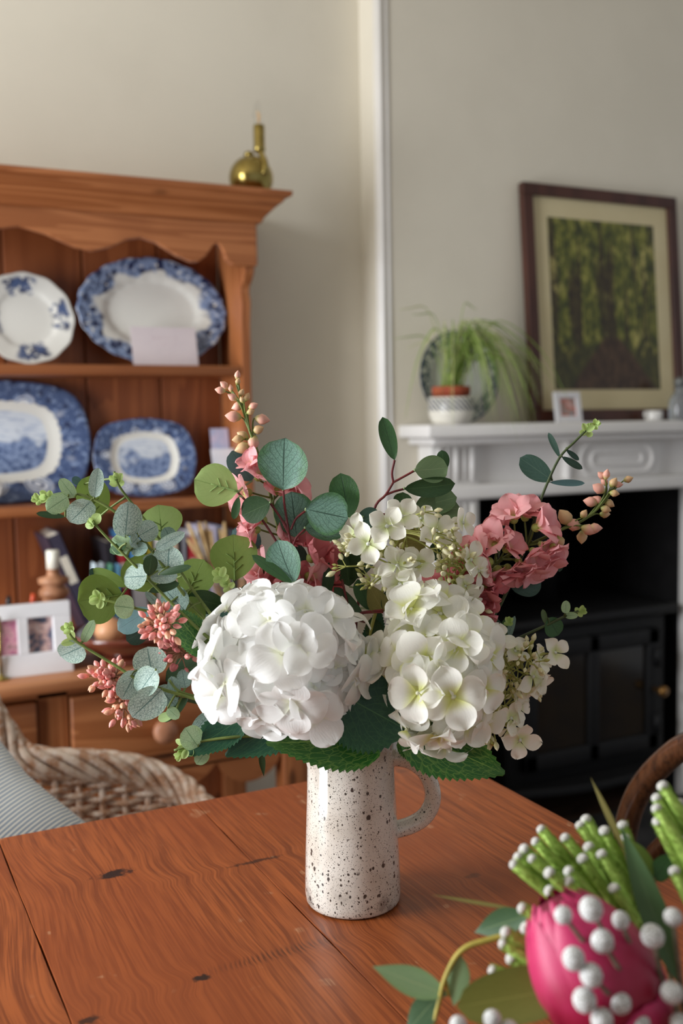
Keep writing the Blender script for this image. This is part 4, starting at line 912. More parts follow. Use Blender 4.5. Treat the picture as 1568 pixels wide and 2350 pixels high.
spray('eucalyptus_spray', 'eucalyptus spray with three tall leaf tips in front of the dresser books', 'eucalyptus', GE, .02,
  [(262, 1082), (275, 1118), (330, 1190), (385, 1265), (440, 1350), (520, 1450), (660, 1580, .0)],
  [('O', 215, 1197, 212, 1090, 72, 0.0), ('B', 188, 1112, 166, 1096, 18, -.005), ('OL', 372, 1242, 366, 1160, 92, .0), ('O', 360, 1352, 290, 1285, 84, -.01), ('FD', 395, 1245, 378, 1210, 34, .01), ('F', 343, 1322, 408, 1322, 32, .035), ('K', 342, 1322, 348, 1275, 30, .04), ('K', 365, 1318, 438, 1300, 16, .045), ('K', 340, 1358, 412, 1338, 20, .035), ('FD', 425, 1402, 378, 1352, 60, .03), ('FD', 372, 1398, 334, 1358, 17, .03)], [(268, 1100, 95, 24)], k=1)
spray('eucalyptus_spray', 'eucalyptus spray with a pair of lime shoots below the small platter', 'eucalyptus', GE, .035,
  [(205, 1188), (238, 1225), (290, 1278), (330, 1318), (400, 1390), (500, 1480), (680, 1600, .0)],
  [('FL', 300, 1262, 256, 1238, 46), ('G', 290, 1247, 250, 1271, 22), ('F', 338, 1322, 284, 1325, 54), ('Y', 215, 1200, 228, 1180, 22), ('Y', 215, 1203, 195, 1209, 16)], [(212, 1196, 130, 16)], k=2)
spray('eucalyptus_spray', 'eucalyptus spray carrying a huge round olive leaf before the books', 'eucalyptus', GE, .03,
  [(215, 1372), (262, 1382), (310, 1396), (380, 1415), (470, 1470), (660, 1590, .0)],
  [('O', 282, 1364, 178, 1380, 106, .012), ('O', 296, 1345, 208, 1308, 30, .0), ('T', 232, 1325, 205, 1308, 20, -.005), ('FL', 308, 1396, 262, 1390, 50, .04), ('B', 345, 1398, 270, 1446, 50, .02), ('T', 345, 1440, 290, 1470, 44, .0)], [(222, 1374, 165, 26, .045)], k=3)
spray('eucalyptus_spray', 'low frosted eucalyptus spray reaching over the brown footed bowl', 'eucalyptus', GE, .045,
  [(150, 1432), (165, 1462), (192, 1483), (260, 1524), (322, 1562), (400, 1590), (520, 1620), (690, 1650, .01)],
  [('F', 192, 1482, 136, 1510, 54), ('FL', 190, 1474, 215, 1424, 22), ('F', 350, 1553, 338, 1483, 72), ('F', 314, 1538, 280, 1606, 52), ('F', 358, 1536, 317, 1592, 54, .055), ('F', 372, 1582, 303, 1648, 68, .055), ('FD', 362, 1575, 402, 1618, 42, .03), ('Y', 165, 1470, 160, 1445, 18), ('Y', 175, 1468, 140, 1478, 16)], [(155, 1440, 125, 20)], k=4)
spray('eucalyptus_spray', 'short eucalyptus spray with folded leaves beside the white hydrangea', 'eucalyptus', GE, .04,
  [(388, 1560), (410, 1585), (455, 1600), (560, 1630), (700, 1660, .01)],
  [('FD', 406, 1600, 393, 1552, 26), ('FD', 426, 1580, 418, 1536, 30), ('K', 432, 1600, 372, 1658, 24), ('OL', 400, 1640, 362, 1650, 20), ('B', 470, 1592, 463, 1530, 40, .02), ('FD', 482, 1636, 442, 1686, 32, .03), ('FL', 385, 1625, 410, 1648, 24)], (), k=5)
spray('eucalyptus_spray', 'drooping eucalyptus tip with lime shoots above the wicker armchair', 'eucalyptus', GE, .055,
  [(400, 1722), (430, 1712), (470, 1700), (560, 1690), (700, 1690, .02)],
  [('FL', 455, 1714, 424, 1670, 50), ('FL', 474, 1722, 452, 1753, 30), ('Y', 432, 1712, 402, 1698, 14)], [(425, 1722, 200, 24), (410, 1735, 215, 16)], k=6)
spray('leafy_branch', 'round olive leaves branch standing before the dried grass', FO, 'leafy branches in the jug', -.01,
  [(535, 1330), (548, 1362), (600, 1450), (700, 1580), (770, 1660, -.01)],
  [('O', 540, 1332, 535, 1226, 104, .0), ('O', 428, 1368, 468, 1284, 84, -.01), ('K', 522, 1392, 428, 1370, 52, -.012), ('G', 545, 1370, 588, 1345, 30, -.01), ('T', 482, 1472, 540, 1398, 66, .0), ('K', 500, 1440, 440, 1420, 48, -.01), ('O', 470, 1420, 425, 1375, 44, -.005), ('B', 598, 1256, 533, 1214, 62, -.02)], [(505, 1318, 110, 26, .012), (520, 1340, 130, 22, .012)], branches=[[(430, 1366), (470, 1420), (560, 1480)], [(598, 1256), (610, 1330), (640, 1440)]], mat=m_stemd, k=7)
spray('leafy_branch', 'silver dollar branch with red stem above the white hydrangea', FO, 'leafy branches in the jug', .0,
  [(650, 1195), (664, 1228), (672, 1280), (682, 1330), (700, 1400), (770, 1600, -.005)],
  [('D', 650, 1124, 652, 1008, 106, .012, .02), ('D', 681, 1234, 669, 1128, 88, -.006), ('D', 702, 1168, 799, 1190, 94, .012), ('D', 700, 1212, 797, 1212, 56, -.002), ('OL', 546, 1128, 446, 1100, 94, .004), ('G', 548, 1140, 536, 1192, 18, .004), ('K', 620, 1154, 554, 1182, 58, .008), ('B', 578, 1104, 533, 1034, 62, -.03), ('D', 674, 1338, 634, 1242, 72, .012), ('G', 672, 1340, 578, 1272, 24, .016), ('T', 690, 1320, 682, 1245, 40, -.01)],
  (), branches=[[(650, 1124), (654, 1165), (664, 1228)], [(620, 1154), (645, 1190), (664, 1228)], [(702, 1172), (680, 1190), (668, 1215)], [(700, 1214), (680, 1235), (670, 1262)], [(546, 1130), (600, 1190), (664, 1290)]], mat=m_stemr, pet=m_petiole, k=8)
spray('leafy_branch', 'red stemmed branch of dark leaves rising beside the chimney breast corner', FO, 'leafy branches in the jug', -.02,
  [(903, 1107), (885, 1136), (858, 1172), (838, 1300), (818, 1420), (812, 1600, -.01)],
  [('G', 906, 1056, 878, 957, 36, -.02, .0), ('OG', 952, 1080, 1028, 1074, 60, -.01), ('K', 1021, 1080, 1014, 1033, 28, -.03), ('K', 928, 1122, 1044, 1114, 44, -.015), ('OG', 952, 1166, 1048, 1140, 58, -.03), ('OG', 944, 1180, 1057, 1164, 66, -.02), ('K', 928, 1172, 924, 1130, 42, -.02), ('T', 818, 1196, 874, 1184, 46, -.01), ('G', 802, 1188, 782, 1086, 64, .0), ('K', 802, 1346, 790, 1256, 62, -.02), ('K', 864, 1278, 780, 1312, 58, -.015), ('K', 985, 1284, 1026, 1246, 42, -.025), ('G', 850, 1400, 820, 1330, 36, -.01)],
  (), branches=[[(906, 1056), (900, 1085), (903, 1107)], [(952, 1080), (925, 1095), (903, 1107)], [(928, 1122), (905, 1128), (885, 1136)], [(944, 1178), (900, 1180), (862, 1180)]], mat=m_stemr, pet=m_petiole, k=9)
spray('leafy_branch', 'dark pointed leaves standing between the two hydrangea heads', FO, 'leafy branches in the jug', -.005,
  [(785, 1330), (800, 1400), (808, 1480), (812, 1600, .0)],
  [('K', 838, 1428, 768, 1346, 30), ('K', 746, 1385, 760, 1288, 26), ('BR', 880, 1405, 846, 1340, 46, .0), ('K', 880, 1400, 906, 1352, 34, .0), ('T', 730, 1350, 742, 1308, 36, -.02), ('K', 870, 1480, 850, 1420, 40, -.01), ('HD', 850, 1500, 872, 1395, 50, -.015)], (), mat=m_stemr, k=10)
spray('eucalyptus_spray', 'thin teal eucalyptus spray standing tall before the mantelpiece plaque', 'eucalyptus', GE, -.03,
  [(1345, 988), (1318, 1015), (1286, 1048), (1258, 1105), (1235, 1165), (1205, 1260), (1130, 1420), (1000, 1580), (860, 1660, -.01)],
  [('T', 1268, 1103, 1194, 1050, 50), ('B', 1262, 1107, 1342, 1109, 15), ('T', 1285, 1050, 1259, 992, 14), ('T', 1290, 1048, 1338, 1077, 16), ('T', 1300, 1032, 1330, 1056, 12), ('B', 1216, 1186, 1190, 1163, 22), ('T', 1230, 1190, 1266, 1206, 14), ('T', 1172, 1348, 1244, 1328, 64, -.02), ('T', 1284, 1272, 1284, 1312, 20), ('T', 1168, 1242, 1152, 1208, 24), ('T', 1130, 1400, 1085, 1350, 70, -.04), ('K', 1075, 1440, 1120, 1370, 60, -.05)],
  [(1348, 985, 75, 22), (1368, 972, 50, 16)], branches=[[(1150, 1195), (1140, 1245), (1150, 1330)]], mat=m_stemd, k=11)
spray('eucalyptus_spray', 'small green eucalyptus sprig pointing at the stove above the cream florets', 'eucalyptus', GE, -.02,
  [(1328, 1402), (1290, 1418), (1252, 1436), (1168, 1476), (1060, 1540), (880, 1650, -.01)],
  [('G', 1258, 1418, 1282, 1458, 44), ('OG', 1254, 1434, 1246, 1398, 13), ('FL', 1298, 1408, 1300, 1378, 20), ('FL', 1296, 1412, 1326, 1413, 16), ('FD', 1160, 1478, 1182, 1414, 16), ('T', 1150, 1475, 1112, 1418, 50, -.03), ('FD', 1048, 1440, 1045, 1390, 46, -.01), ('G', 1162, 1448, 1168, 1420, 26), ('T', 1180, 1480, 1150, 1462, 34, -.03)], [(1335, 1402, 30, 18), (1168, 1425, 85, 16)], mat=m_stemd, k=12)
spray('eucalyptus_spray', 'short eucalyptus shoot with a lime tip behind the pink delphinium', 'eucalyptus', GE, -.045, [(1157, 1190), (1150, 1230), (1135, 1300), (1060, 1440), (900, 1620, -.02)], [('Y', 1157, 1200, 1146, 1172, 22), ('Y', 1158, 1200, 1172, 1174, 22), ('T', 1150, 1250, 1165, 1215, 22)], [(1158, 1192, 90, 16)], mat=m_stem, k=13)

# ================================================================ hydrangea petals (a few shared shapes)
def petal_mesh(name, mat, L, W, cup, curl, ph, tip=0.0, nv=8, nu=6):
    V = []; U = []; F = []
    for j in range(nv + 1):
        v = j / nv
        v = 1 - (1 - v) ** 1.35
        h = W / 2 * max(.07, math.sin(math.pi / 2 * v / .56) ** .85 if v < .56 else (1 - ((v - .56) / .44) ** 2) ** (.5 + .35 * tip))
        for i in range(nu + 1):
            u = -1 + 2 * i / nu; y = v * L
            z = cup * W * u * u * (.3 + v) * .5 + curl * L * math.sin(math.pi * v * .9) - .18 * L * v ** 3 * (1 if curl > 0 else -.3) + .045 * W * math.sin(3.2 * u + 4 * v + ph) * v
            V.append((u * h, y, z)); U.append((u * .5 + .5, v))
    for j in range(nv):
        for i in range(nu): a = j * (nu + 1) + i; F.append((a, a + 1, a + nu + 2, a + nu + 1))
    return mesh(name, V, F, mat, U)
def petal_set(mat, L, W, n=6, tip=0.0, seed=1):
    r = random.Random(seed); return [petal_mesh('petal', mat, L * r.uniform(.9, 1.1), W * r.uniform(.88, 1.12), r.uniform(-.18, .45), r.uniform(-.05, .20), r.random() * 6, tip) for _ in range(n)]
def bead_mesh(name, mat, r): g = G(); g.ball((0, 0, r * .3), r, 10, 6); return mesh(name, g.V, g.F, mat)
def floret(parent, c, nrm, scale, petals, eye, npet=4, spread=.35, r=rnd, name='floret', wide=.18):
    """npet petals round a small eye; nrm: direction it faces"""
    nrm = nrm.normalized(); y = nrm.orthogonal().normalized(); y = Matrix.Rotation(r.random() * 6.28, 3, nrm) @ y
    M = xf(c, frame(y, nrm), scale); o = link(name, eye, parent, M)
    for k in range(npet):
        a = 2 * math.pi * k / npet + r.uniform(-wide, wide); tilt = spread + r.uniform(-.2, .2)
        Lm = Matrix.Rotation(a, 4, 'Z') @ Matrix.Translation((0, .0010, .0003 * k)) @ Matrix.Rotation(tilt, 4, 'X') @ Matrix.Rotation(r.uniform(-.2, .2), 4, 'Y')
        q = bpy.data.objects.new('petal', r.choice(petals)); col.objects.link(q); q.parent = o; q.matrix_basis = Lm; WM[q] = M @ Lm
    return o
SETS = {'W': petal_set(PM_W, .0255, .0275, 8, 0, 3), 'C': petal_set(PM_C, .0228, .0250, 8, .1, 5), 'L': petal_set(PM_L, .0150, .0140, 6, .8, 7), 'P': petal_set(PM_P, .0185, .0160, 6, .5, 9), 'R': petal_set(PM_R, .0185, .0160, 6, .5, 11)}
EY_W = bead_mesh('floret_eye', m_centre, .0019); EY_L = bead_mesh('floret_eye', m_pearl, .0017)
EY_P = bead_mesh('flower_eye', plain('green_calyx', S(170, 186, 96), .5), .0034)
def head(th, cx, cy, d, rx, ry, rz, n, key, scale, seed, extra=(), back=.30):
    r = random.Random(seed); c = P(cx, cy, d); vw = (CAM - c).normalized(); R3 = Matrix((RT, UP, vw)).transposed(); ga = math.pi * (3 - 5 ** .5); core = G()
    for i in range(n):
        z = 1 - (1 + back) * (i + .5) / n; q = math.sqrt(max(0, 1 - z * z)); a = ga * i + r.uniform(-.15, .15)
        nn = Vector((q * math.cos(a), q * math.sin(a), z)); k = r.uniform(.80, 1.09)
        pos = c + R3 @ Vector((nn.x * rx * k, nn.y * ry * k, nn.z * rz * k)); no = R3 @ Vector((nn.x / rx, nn.y / ry, nn.z / rz)).normalized()
        no = (no + Vector((r.uniform(-.4, .4), r.uniform(-.4, .4), r.uniform(-.4, .4)))).normalized()
        floret(th, pos, no, scale * r.uniform(.9, 1.12), SETS[key], EY_W, 4, .17, r)
        core.tube([c - R3 @ Vector((0, ry * .3, 0)), pos], .0008, 5, cap=False)
    for x, y, dd, nx, ny, nz, s_ in extra:
        pos = P(x, y, dd); no = RT * nx + UP * ny + vw * nz; floret(th, pos, no, s_, SETS[key], EY_W, 4, .16, r, wide=.08); core.tube([c, pos], .0008, 5, cap=False)
    core.build('flower_stalks', m_petiole, th)
    return c
h1 = thing('hydrangea', P(812, 1712, 0), 'big pure white mophead hydrangea beside the silver dollar branch', 'hydrangea', 'hydrangea heads in the jug')
c1 = head(h1, 655, 1512, .050, .066, .058, .058, 44, 'W', 1.0, 21, [(722, 1640, .100, .25, -.35, .9, 1.05), (672, 1615, .108, -.1, -.5, .85, 1.08), (506, 1596, .080, -.55, -.4, .75, 1.05), (498, 1545, .06, -.8, -.1, .6, .95), (648, 1500, .118, 0, .1, 1, 1.12), (702, 1478, .115, .2, .2, .95, 1.08), (758, 1418, .08, .5, .55, .7, .9), (838, 1512, .06, .75, -.1, .65, .8), (815, 1560, .07, .7, -.35, .6, .95), (610, 1390, .06, -.1, .85, .5, 1.0), (690, 1375, .05, .2, .9, .4, 1.0)])
stem_mesh(h1, [([c1, P(700, 1600, .03), P(790, 1690, .0)] + IN(1), .0024, .0026)], m_stem)
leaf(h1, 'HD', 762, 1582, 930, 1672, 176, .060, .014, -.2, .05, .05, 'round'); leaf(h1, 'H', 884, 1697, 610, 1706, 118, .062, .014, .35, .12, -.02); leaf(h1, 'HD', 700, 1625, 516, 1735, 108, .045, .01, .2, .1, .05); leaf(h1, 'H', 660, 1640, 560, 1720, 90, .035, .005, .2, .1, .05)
h2 = thing('hydrangea', P(812, 1712, 0), 'cream hydrangea head with yellow green centres nearest the jug handle', 'hydrangea', 'hydrangea heads in the jug')
c2 = head(h2, 1005, 1540, .045, .047, .062, .052, 46, 'C', .98, 33, [(842, 1505, .05, -.7, .05, .7, .8), (945, 1400, .06, -.25, .7, .7, 1.1), (985, 1690, .055, -.1, -.8, .6, .9), (1070, 1650, .07, .4, -.5, .75, 1.1), (960, 1590, .10, -.4, -.2, .9, 1.05), (1040, 1600, .105, .1, -.2, .95, 1.15), (1120, 1575, .05, .85, -.1, .5, .9), (1075, 1470, .08, .4, .4, .8, 1.05)])
stem_mesh(h2, [([c2, P(930, 1640, .02), P(850, 1695, .0)] + IN(2), .0024, .0026)], m_stem)
leaf(h2, 'H', 922, 1668, 1160, 1778, 128, .050, .012, .25, .15, .06); leaf(h2, 'H', 915, 1690, 1000, 1745, 60, .03, .005, .1)
h3 = thing('hydrangea_leaf_sprig', P(812, 1712, 0), 'pointed dark green leaves hanging over the jug rim towards the wicker armchair', FO)
leaf(h3, 'HD', 565, 1642, 418, 1736, 72, .05, .01, .2, .1, .06); leaf(h3, 'HO', 565, 1636, 468, 1732, 62, .042, .0, -.2, .1, .02); leaf(h3, 'K', 598, 1714, 606, 1784, 14, .03, 0, 0, .1, .1, 'lance'); leaf(h3, 'H', 478, 1502, 402, 1406, 66, .03, .01, .3, .1, .05, 'round'); leaf(h3, 'K', 484, 1510, 380, 1562, 60, .015, .0, .2); leaf(h3, 'K', 545, 1640, 480, 1680, 44, .03)
stem_mesh(h3, [([P(566, 1640, .045), P(680, 1690, .03), P(780, 1706, .0)] + IN(3), .0016, .0022), ([P(598, 1714, .03), P(660, 1705, .03), P(780, 1706, .005)], .001, .0014), ([P(478, 1502, .03), P(560, 1580, .02), P(700, 1660, .01), P(790, 1706, 0)], .0013, .0018), ([P(484, 1510, .015), P(570, 1590, .015)], .001, .0012)], m_stemd)

# ================================================================ lacy hydrangea sprigs
def bud_mesh(name, mat, L, W):
    g = G().lathe([(.0, 0), (.5 * W, .12 * L), (W, .42 * L), (.85 * W, .66 * L), (.35 * W, .88 * L), (.0, L)], 8); return mesh(name, g.V, g.F, mat)
BUDS = [bud_mesh('bud', m_bud, .0088, .0022), bud_mesh('bud', m_bud, .0068, .0019), bud_mesh('bud', m_twig, .0062, .0014)]
def lace(name, label, spine, florets, ncl, area_, d, seed, group='lacy cream hydrangea sprigs'):
    """spine: branch path; buds grow in little clusters around points of area_ (cx, cy, rx, ry)"""
    r = random.Random(seed); th = thing(name, P(812, 1712, 0), label, 'hydrangea', group)
    sp = smooth_path([P(x, y, dd) for x, y, dd in spine], 6); paths = []
    for x, y, dd, nx, ny, nz, s_ in florets:
        pos = P(x, y, dd); no = RT * nx + UP * ny - FW * nz; floret(th, pos, no, s_, SETS['L'], EY_L, 4, .22, r, wide=.1)
        q = near(sp, pos - UP * .01); paths.append(([q, q.lerp(pos, .55) - no.normalized() * .006, pos], .0010, .0007))
    for _ in range(ncl):
        cx, cy, rx, ry = r.choice(area_); a = r.random() * 6.28; k = r.random() ** .5
        x, y = cx + rx * k * math.cos(a), cy + ry * k * math.sin(a); dd = d + r.uniform(-.022, .022); hub = P(x, y, dd); q = near(sp, hub); out = hub - q
        out = out.normalized() if out.length > .002 else UP.copy()
        paths.append(([q, q.lerp(hub, .5) + UP * .002, hub], .0009, .0007))
        for _b in range(r.choice((3, 4, 5))):
            dr_ = (out + Vector((r.gauss(0, .6), r.gauss(0, .6), r.gauss(0, .6)))).normalized(); e = hub + dr_ * r.uniform(.006, .012); paths.append(([hub, hub.lerp(e, .5), e], .0006, .0005))
            link('bud', r.choice(BUDS), th, xf(e, frame(dr_.orthogonal(), dr_), r.uniform(.8, 1.25)))
    stem_mesh(th, [([P(x, y, dd) for x, y, dd in spine], .0016, .0018)], m_twig)
    stem_mesh(th, paths, m_twig, 'branchlets'); return th
lace('lacy_hydrangea', 'loose cluster of small cream florets in front of the dark leaves', [(930, 1200, .0), (900, 1270, .005), (880, 1350, .0), (850, 1450, -.01), (820, 1600, 0), (812, 1720, 0), (812, 1880, 0)],
  [(817, 1220, .02, -.4, .2, .9, 1.0), (812, 1240, .01, -.5, -.2, .8, .85), (846, 1248, .035, -.2, 0, 1, 1.25), (888, 1208, .04, 0, .2, 1, 1.25), (922, 1185, .03, .1, .35, .9, 1.2), (966, 1190, .01, .2, .5, .8, .95), (1001, 1219, .02, .2, .2, .95, 1.2), (1030, 1215, .0, .4, .1, .8, 1.0), (1062, 1200, .005, .6, .3, .6, 1.0), (962, 1292, .025, .2, -.1, 1, 1.1), (912, 1298, .035, -.1, .2, .9, 1.1), (930, 1285, .03, .3, .1, .9, .9), (918, 1338, .035, 0, -.35, .9, 1.25), (880, 1320, .01, -.4, -.3, .8, .8)], 27, [(830, 1280, 50, 30), (900, 1300, 60, 60), (960, 1200, 60, 20), (880, 1240, 60, 40), (1000, 1250, 40, 30), (870, 1345, 30, 25), (985, 1185, 30, 18)], .012, 41)
lf = leaf(bpy.data.objects['lacy_hydrangea'], 'BR', 978, 1248, 898, 1238, 60, -.012)
lace('lacy_hydrangea', 'greenish lacy floret cluster on a curling stalk beside the pink delphinium', [(1080, 1290, .01), (1045, 1330, .01), (990, 1350, .0), (940, 1430, -.01), (860, 1600, 0), (815, 1720, 0), (815, 1880, 0)],
  [(1080, 1285, .02, .5, .3, .7, 1.15), (1098, 1310, .02, .7, -.1, .6, .9), (1062, 1372, .02, .2, -.6, .7, 1.15), (1088, 1372, .015, .6, -.4, .5, .8), (1068, 1345, .02, .2, .3, .9, .8)], 22, [(1040, 1290, 30, 35), (1060, 1330, 35, 40), (1050, 1270, 35, 25), (1070, 1385, 25, 12)], .006, 43)
lace('lacy_hydrangea', 'bushy cream floret cluster in front of the black stove', [(1250, 1500, .0), (1190, 1520, .01), (1130, 1560, .01), (1040, 1620, .0), (900, 1690, .0), (816, 1730, 0), (815, 1880, 0)],
  [(1140, 1468, .02, .1, .6, .75, 1.25), (1128, 1490, .01, -.2, .1, .9, 1.0), (1182, 1495, .015, .3, .5, .7, 1.0), (1274, 1498, .0, .4, .2, .9, 1.05), (1240, 1515, .005, .5, .3, .6, .9), (1222, 1552, .015, .6, -.1, .6, 1.25), (1236, 1570, .01, .7, -.4, .4, 1.1), (1122, 1552, .03, .2, -.1, .9, 1.1), (1210, 1585, .01, .3, -.6, .6, .9)], 34, [(1110, 1480, 25, 35), (1160, 1520, 60, 40), (1190, 1550, 50, 40), (1220, 1500, 40, 25), (1150, 1545, 50, 35)], .004, 45)
lace('lacy_hydrangea', 'small drooping cream floret cluster above the pointed leaf near the handle', [(1190, 1700, .0), (1150, 1645, .005), (1110, 1630, .0), (1000, 1670, -.01), (870, 1705, -.005), (814, 1740, 0), (814, 1880, 0)],
  [(1192, 1698, .01, .3, -.2, .9, 1.3), (1172, 1648, .015, .5, 0, .8, 1.15), (1186, 1622, .005, .7, .3, .5, 1.1), (1165, 1672, .01, .3, -.6, .7, .9), (1188, 1600, .0, .6, .5, .4, .8)], 15, [(1140, 1610, 35, 30), (1150, 1650, 35, 30), (1120, 1685, 25, 15)], .002, 47)

# ================================================================ delphiniums
PB = [bud_mesh('bud', m_pbud, .0135, .0045), bud_mesh('bud', m_gbud, .0125, .0044)]
def delph(name, label, spine, flowers, buds, seed):
    r = random.Random(seed); flowers = [(x, y, dd, a, k, s_ * 1.15, o) for x, y, dd, a, k, s_, o in flowers]; th = thing(name, P(812, 1712, 0), label, 'delphinium', 'pink delphinium stems in the jug')
    pw = [P(x, y, dd) for x, y, dd in spine] + IN(seed); sp = smooth_path(pw, 6); paths = []
    for x, y, dd, ang, key, s_, out in flowers:
        a = math.radians(ang); pos = P(x, y, dd); no = (RT * math.cos(a) + UP * math.sin(a) - FW * out).normalized()
        floret(th, pos, no, s_, SETS[key], EY_P, 7, .85, r, 'flower', .4)
        q = near(sp, pos - (pw[0] - pw[-1]).normalized() * .01); paths.append(([q, q.lerp(pos, .5), pos - no * .001], .0010, .0009))
    for x, y, ang, s_, kd in buds:
        a = math.radians(ang); e = P(x, y, spine[0][2] + r.uniform(-.008, .010)); dr_ = (RT * math.cos(a) + UP * math.sin(a) - FW * r.uniform(-.1, .5)).normalized(); e = e - dr_ * .006 * s_
        link('bud', PB[kd], th, xf(e, frame(dr_.orthogonal(), dr_), s_)); q = near(sp, e - (pw[0] - pw[2]).normalized() * .018); paths.append(([q, q.lerp(e, .6) + (pw[0] - pw[2]).normalized() * .003, e], .0008, .0006))
    stem_mesh(th, [(pw, .0009, .0026)], m_stem); stem_mesh(th, paths, m_stem, 'flower_stalks'); return th
delph('delphinium', 'pink delphinium spike with peach buds in front of the dresser rack', [(546, 872, -.03), (556, 930, -.03), (572, 985, -.03), (592, 1040, -.03), (622, 1140, -.03), (655, 1280, -.025), (700, 1420, -.02), (770, 1600, -.01)],
  [(584, 1075, -.022, 120, 'P', .9, .6), (592, 1098, -.02, 60, 'P', 1.0, .8), (572, 1130, -.022, 190, 'P', 1.1, .6), (655, 1118, -.03, 20, 'P', 1.15, .5), (632, 1130, -.025, 60, 'P', 1.0, .8), (606, 1195, -.015, 150, 'P', 1.15, .7), (592, 1215, -.018, 200, 'P', 1.0, .6), (640, 1215, -.02, 10, 'P', 1.0, .7), (668, 1250, -.02, 60, 'R', 1.0, .7), (620, 1300, -.015, 170, 'P', 1.1, .6), (712, 1282, -.015, 30, 'R', 1.3, .5), (738, 1290, -.02, 10, 'R', 1.1, .4), (706, 1322, -.01, -10, 'P', 1.1, .7), (615, 1328, -.015, 200, 'P', 1.15, .5), (680, 1340, -.01, 40, 'R', 1.1, .7), (740, 1340, -.03, -20, 'R', 1.0, .5), (640, 1345, -.01, 120, 'R', 1.0, .7)],
  [(545, 862, 80, .7, 0), (546, 876, 70, .6, 1), (507, 896, 170, .8, 0), (516, 885, 140, .8, 0), (530, 892, 100, .6, 0), (535, 912, 150, .8, 0), (554, 902, 60, .7, 1), (566, 912, 60, .8, 1), (547, 932, 200, .95, 0), (580, 932, 20, .8, 0), (538, 956, 175, 1.25, 0), (600, 962, -10, 1.15, 0), (592, 986, 20, 1.05, 1), (558, 1000, 150, 1.05, 1), (547, 1008, 190, 1.0, 1), (582, 1015, 260, 1.3, 0), (558, 1028, 200, 1.35, 1), (575, 945, 20, .7, 1), (556, 918, 120, .6, 1)], 3)
delph('delphinium', 'pink delphinium spike with peach buds leaning in front of the dark fireplace', [(1418, 1108, -.03), (1388, 1150, -.03), (1345, 1190, -.03), (1290, 1215, -.03), (1215, 1250, -.03), (1150, 1285, -.025), (1070, 1350, -.02), (960, 1460, -.02), (860, 1620, -.01)],
  [(1180, 1195, -.025, 110, 'P', 1.15, .5), (1205, 1190, -.03, 80, 'P', 1.1, .5), (1228, 1212, -.015, 30, 'P', 1.15, .7), (1140, 1255, -.02, 130, 'P', 1.2, .6), (1108, 1270, -.02, 160, 'P', 1.15, .5), (1160, 1262, -.015, 40, 'P', 1.0, .8), (1125, 1288, -.01, 200, 'P', 1.15, .7), (1142, 1305, -.015, 290, 'R', 1.2, .5), (1205, 1295, -.015, 300, 'P', 1.1, .5), (1190, 1285, -.01, 280, 'P', .9, .7), (1248, 1278, -.02, 310, 'P', 1.0, .5), (1268, 1252, -.015, 290, 'P', .8, .7), (1100, 1330, -.015, 160, 'R', 1.25, .6), (1110, 1345, -.01, 260, 'R', 1.2, .6), (1050, 1350, -.02, 170, 'R', 1.3, .5), (1020, 1352, -.025, 190, 'R', 1.1, .4), (1085, 1375, -.015, 300, 'R', 1.1, .5), (1088, 1405, -.015, 300, 'R', 1.1, .6), (1090, 1425, -.01, 270, 'P', .8, .7), (1160, 1215, -.03, 140, 'P', 1.0, .6), (1240, 1248, -.02, 330, 'P', .8, .8), (1165, 1300, -.015, 270, 'P', 1.0, .7), (1075, 1300, -.03, 150, 'R', 1.0, .6), (1130, 1325, -.012, 220, 'R', 1.1, .8), (1222, 1262, -.012, 290, 'P', .9, .8), (1060, 1375, -.02, 230, 'R', 1.0, .6)],
  [(1392, 1090, 80, .8, 0), (1382, 1092, 140, .8, 0), (1388, 1106, 120, .8, 0), (1408, 1108, 60, .9, 1), (1418, 1112, 0, .7, 0), (1442, 1100, 20, .8, 1), (1376, 1122, 150, 1.15, 0), (1410, 1132, -10, .8, 1), (1358, 1152, 170, 1.15, 0), (1374, 1148, 150, .9, 0), (1398, 1155, -30, .95, 1), (1390, 1168, -20, .9, 1), (1298, 1188, 130, 1.6, 1), (1318, 1205, 160, 1.35, 0), (1350, 1215, -20, 1.2, 0), (1364, 1212, 0, 1.1, 0), (1336, 1232, 260, 1.2, 1), (1388, 1180, 0, .9, 1), (1284, 1242, 280, 1.2, 1), (1340, 1180, 60, .8, 1)], 4)

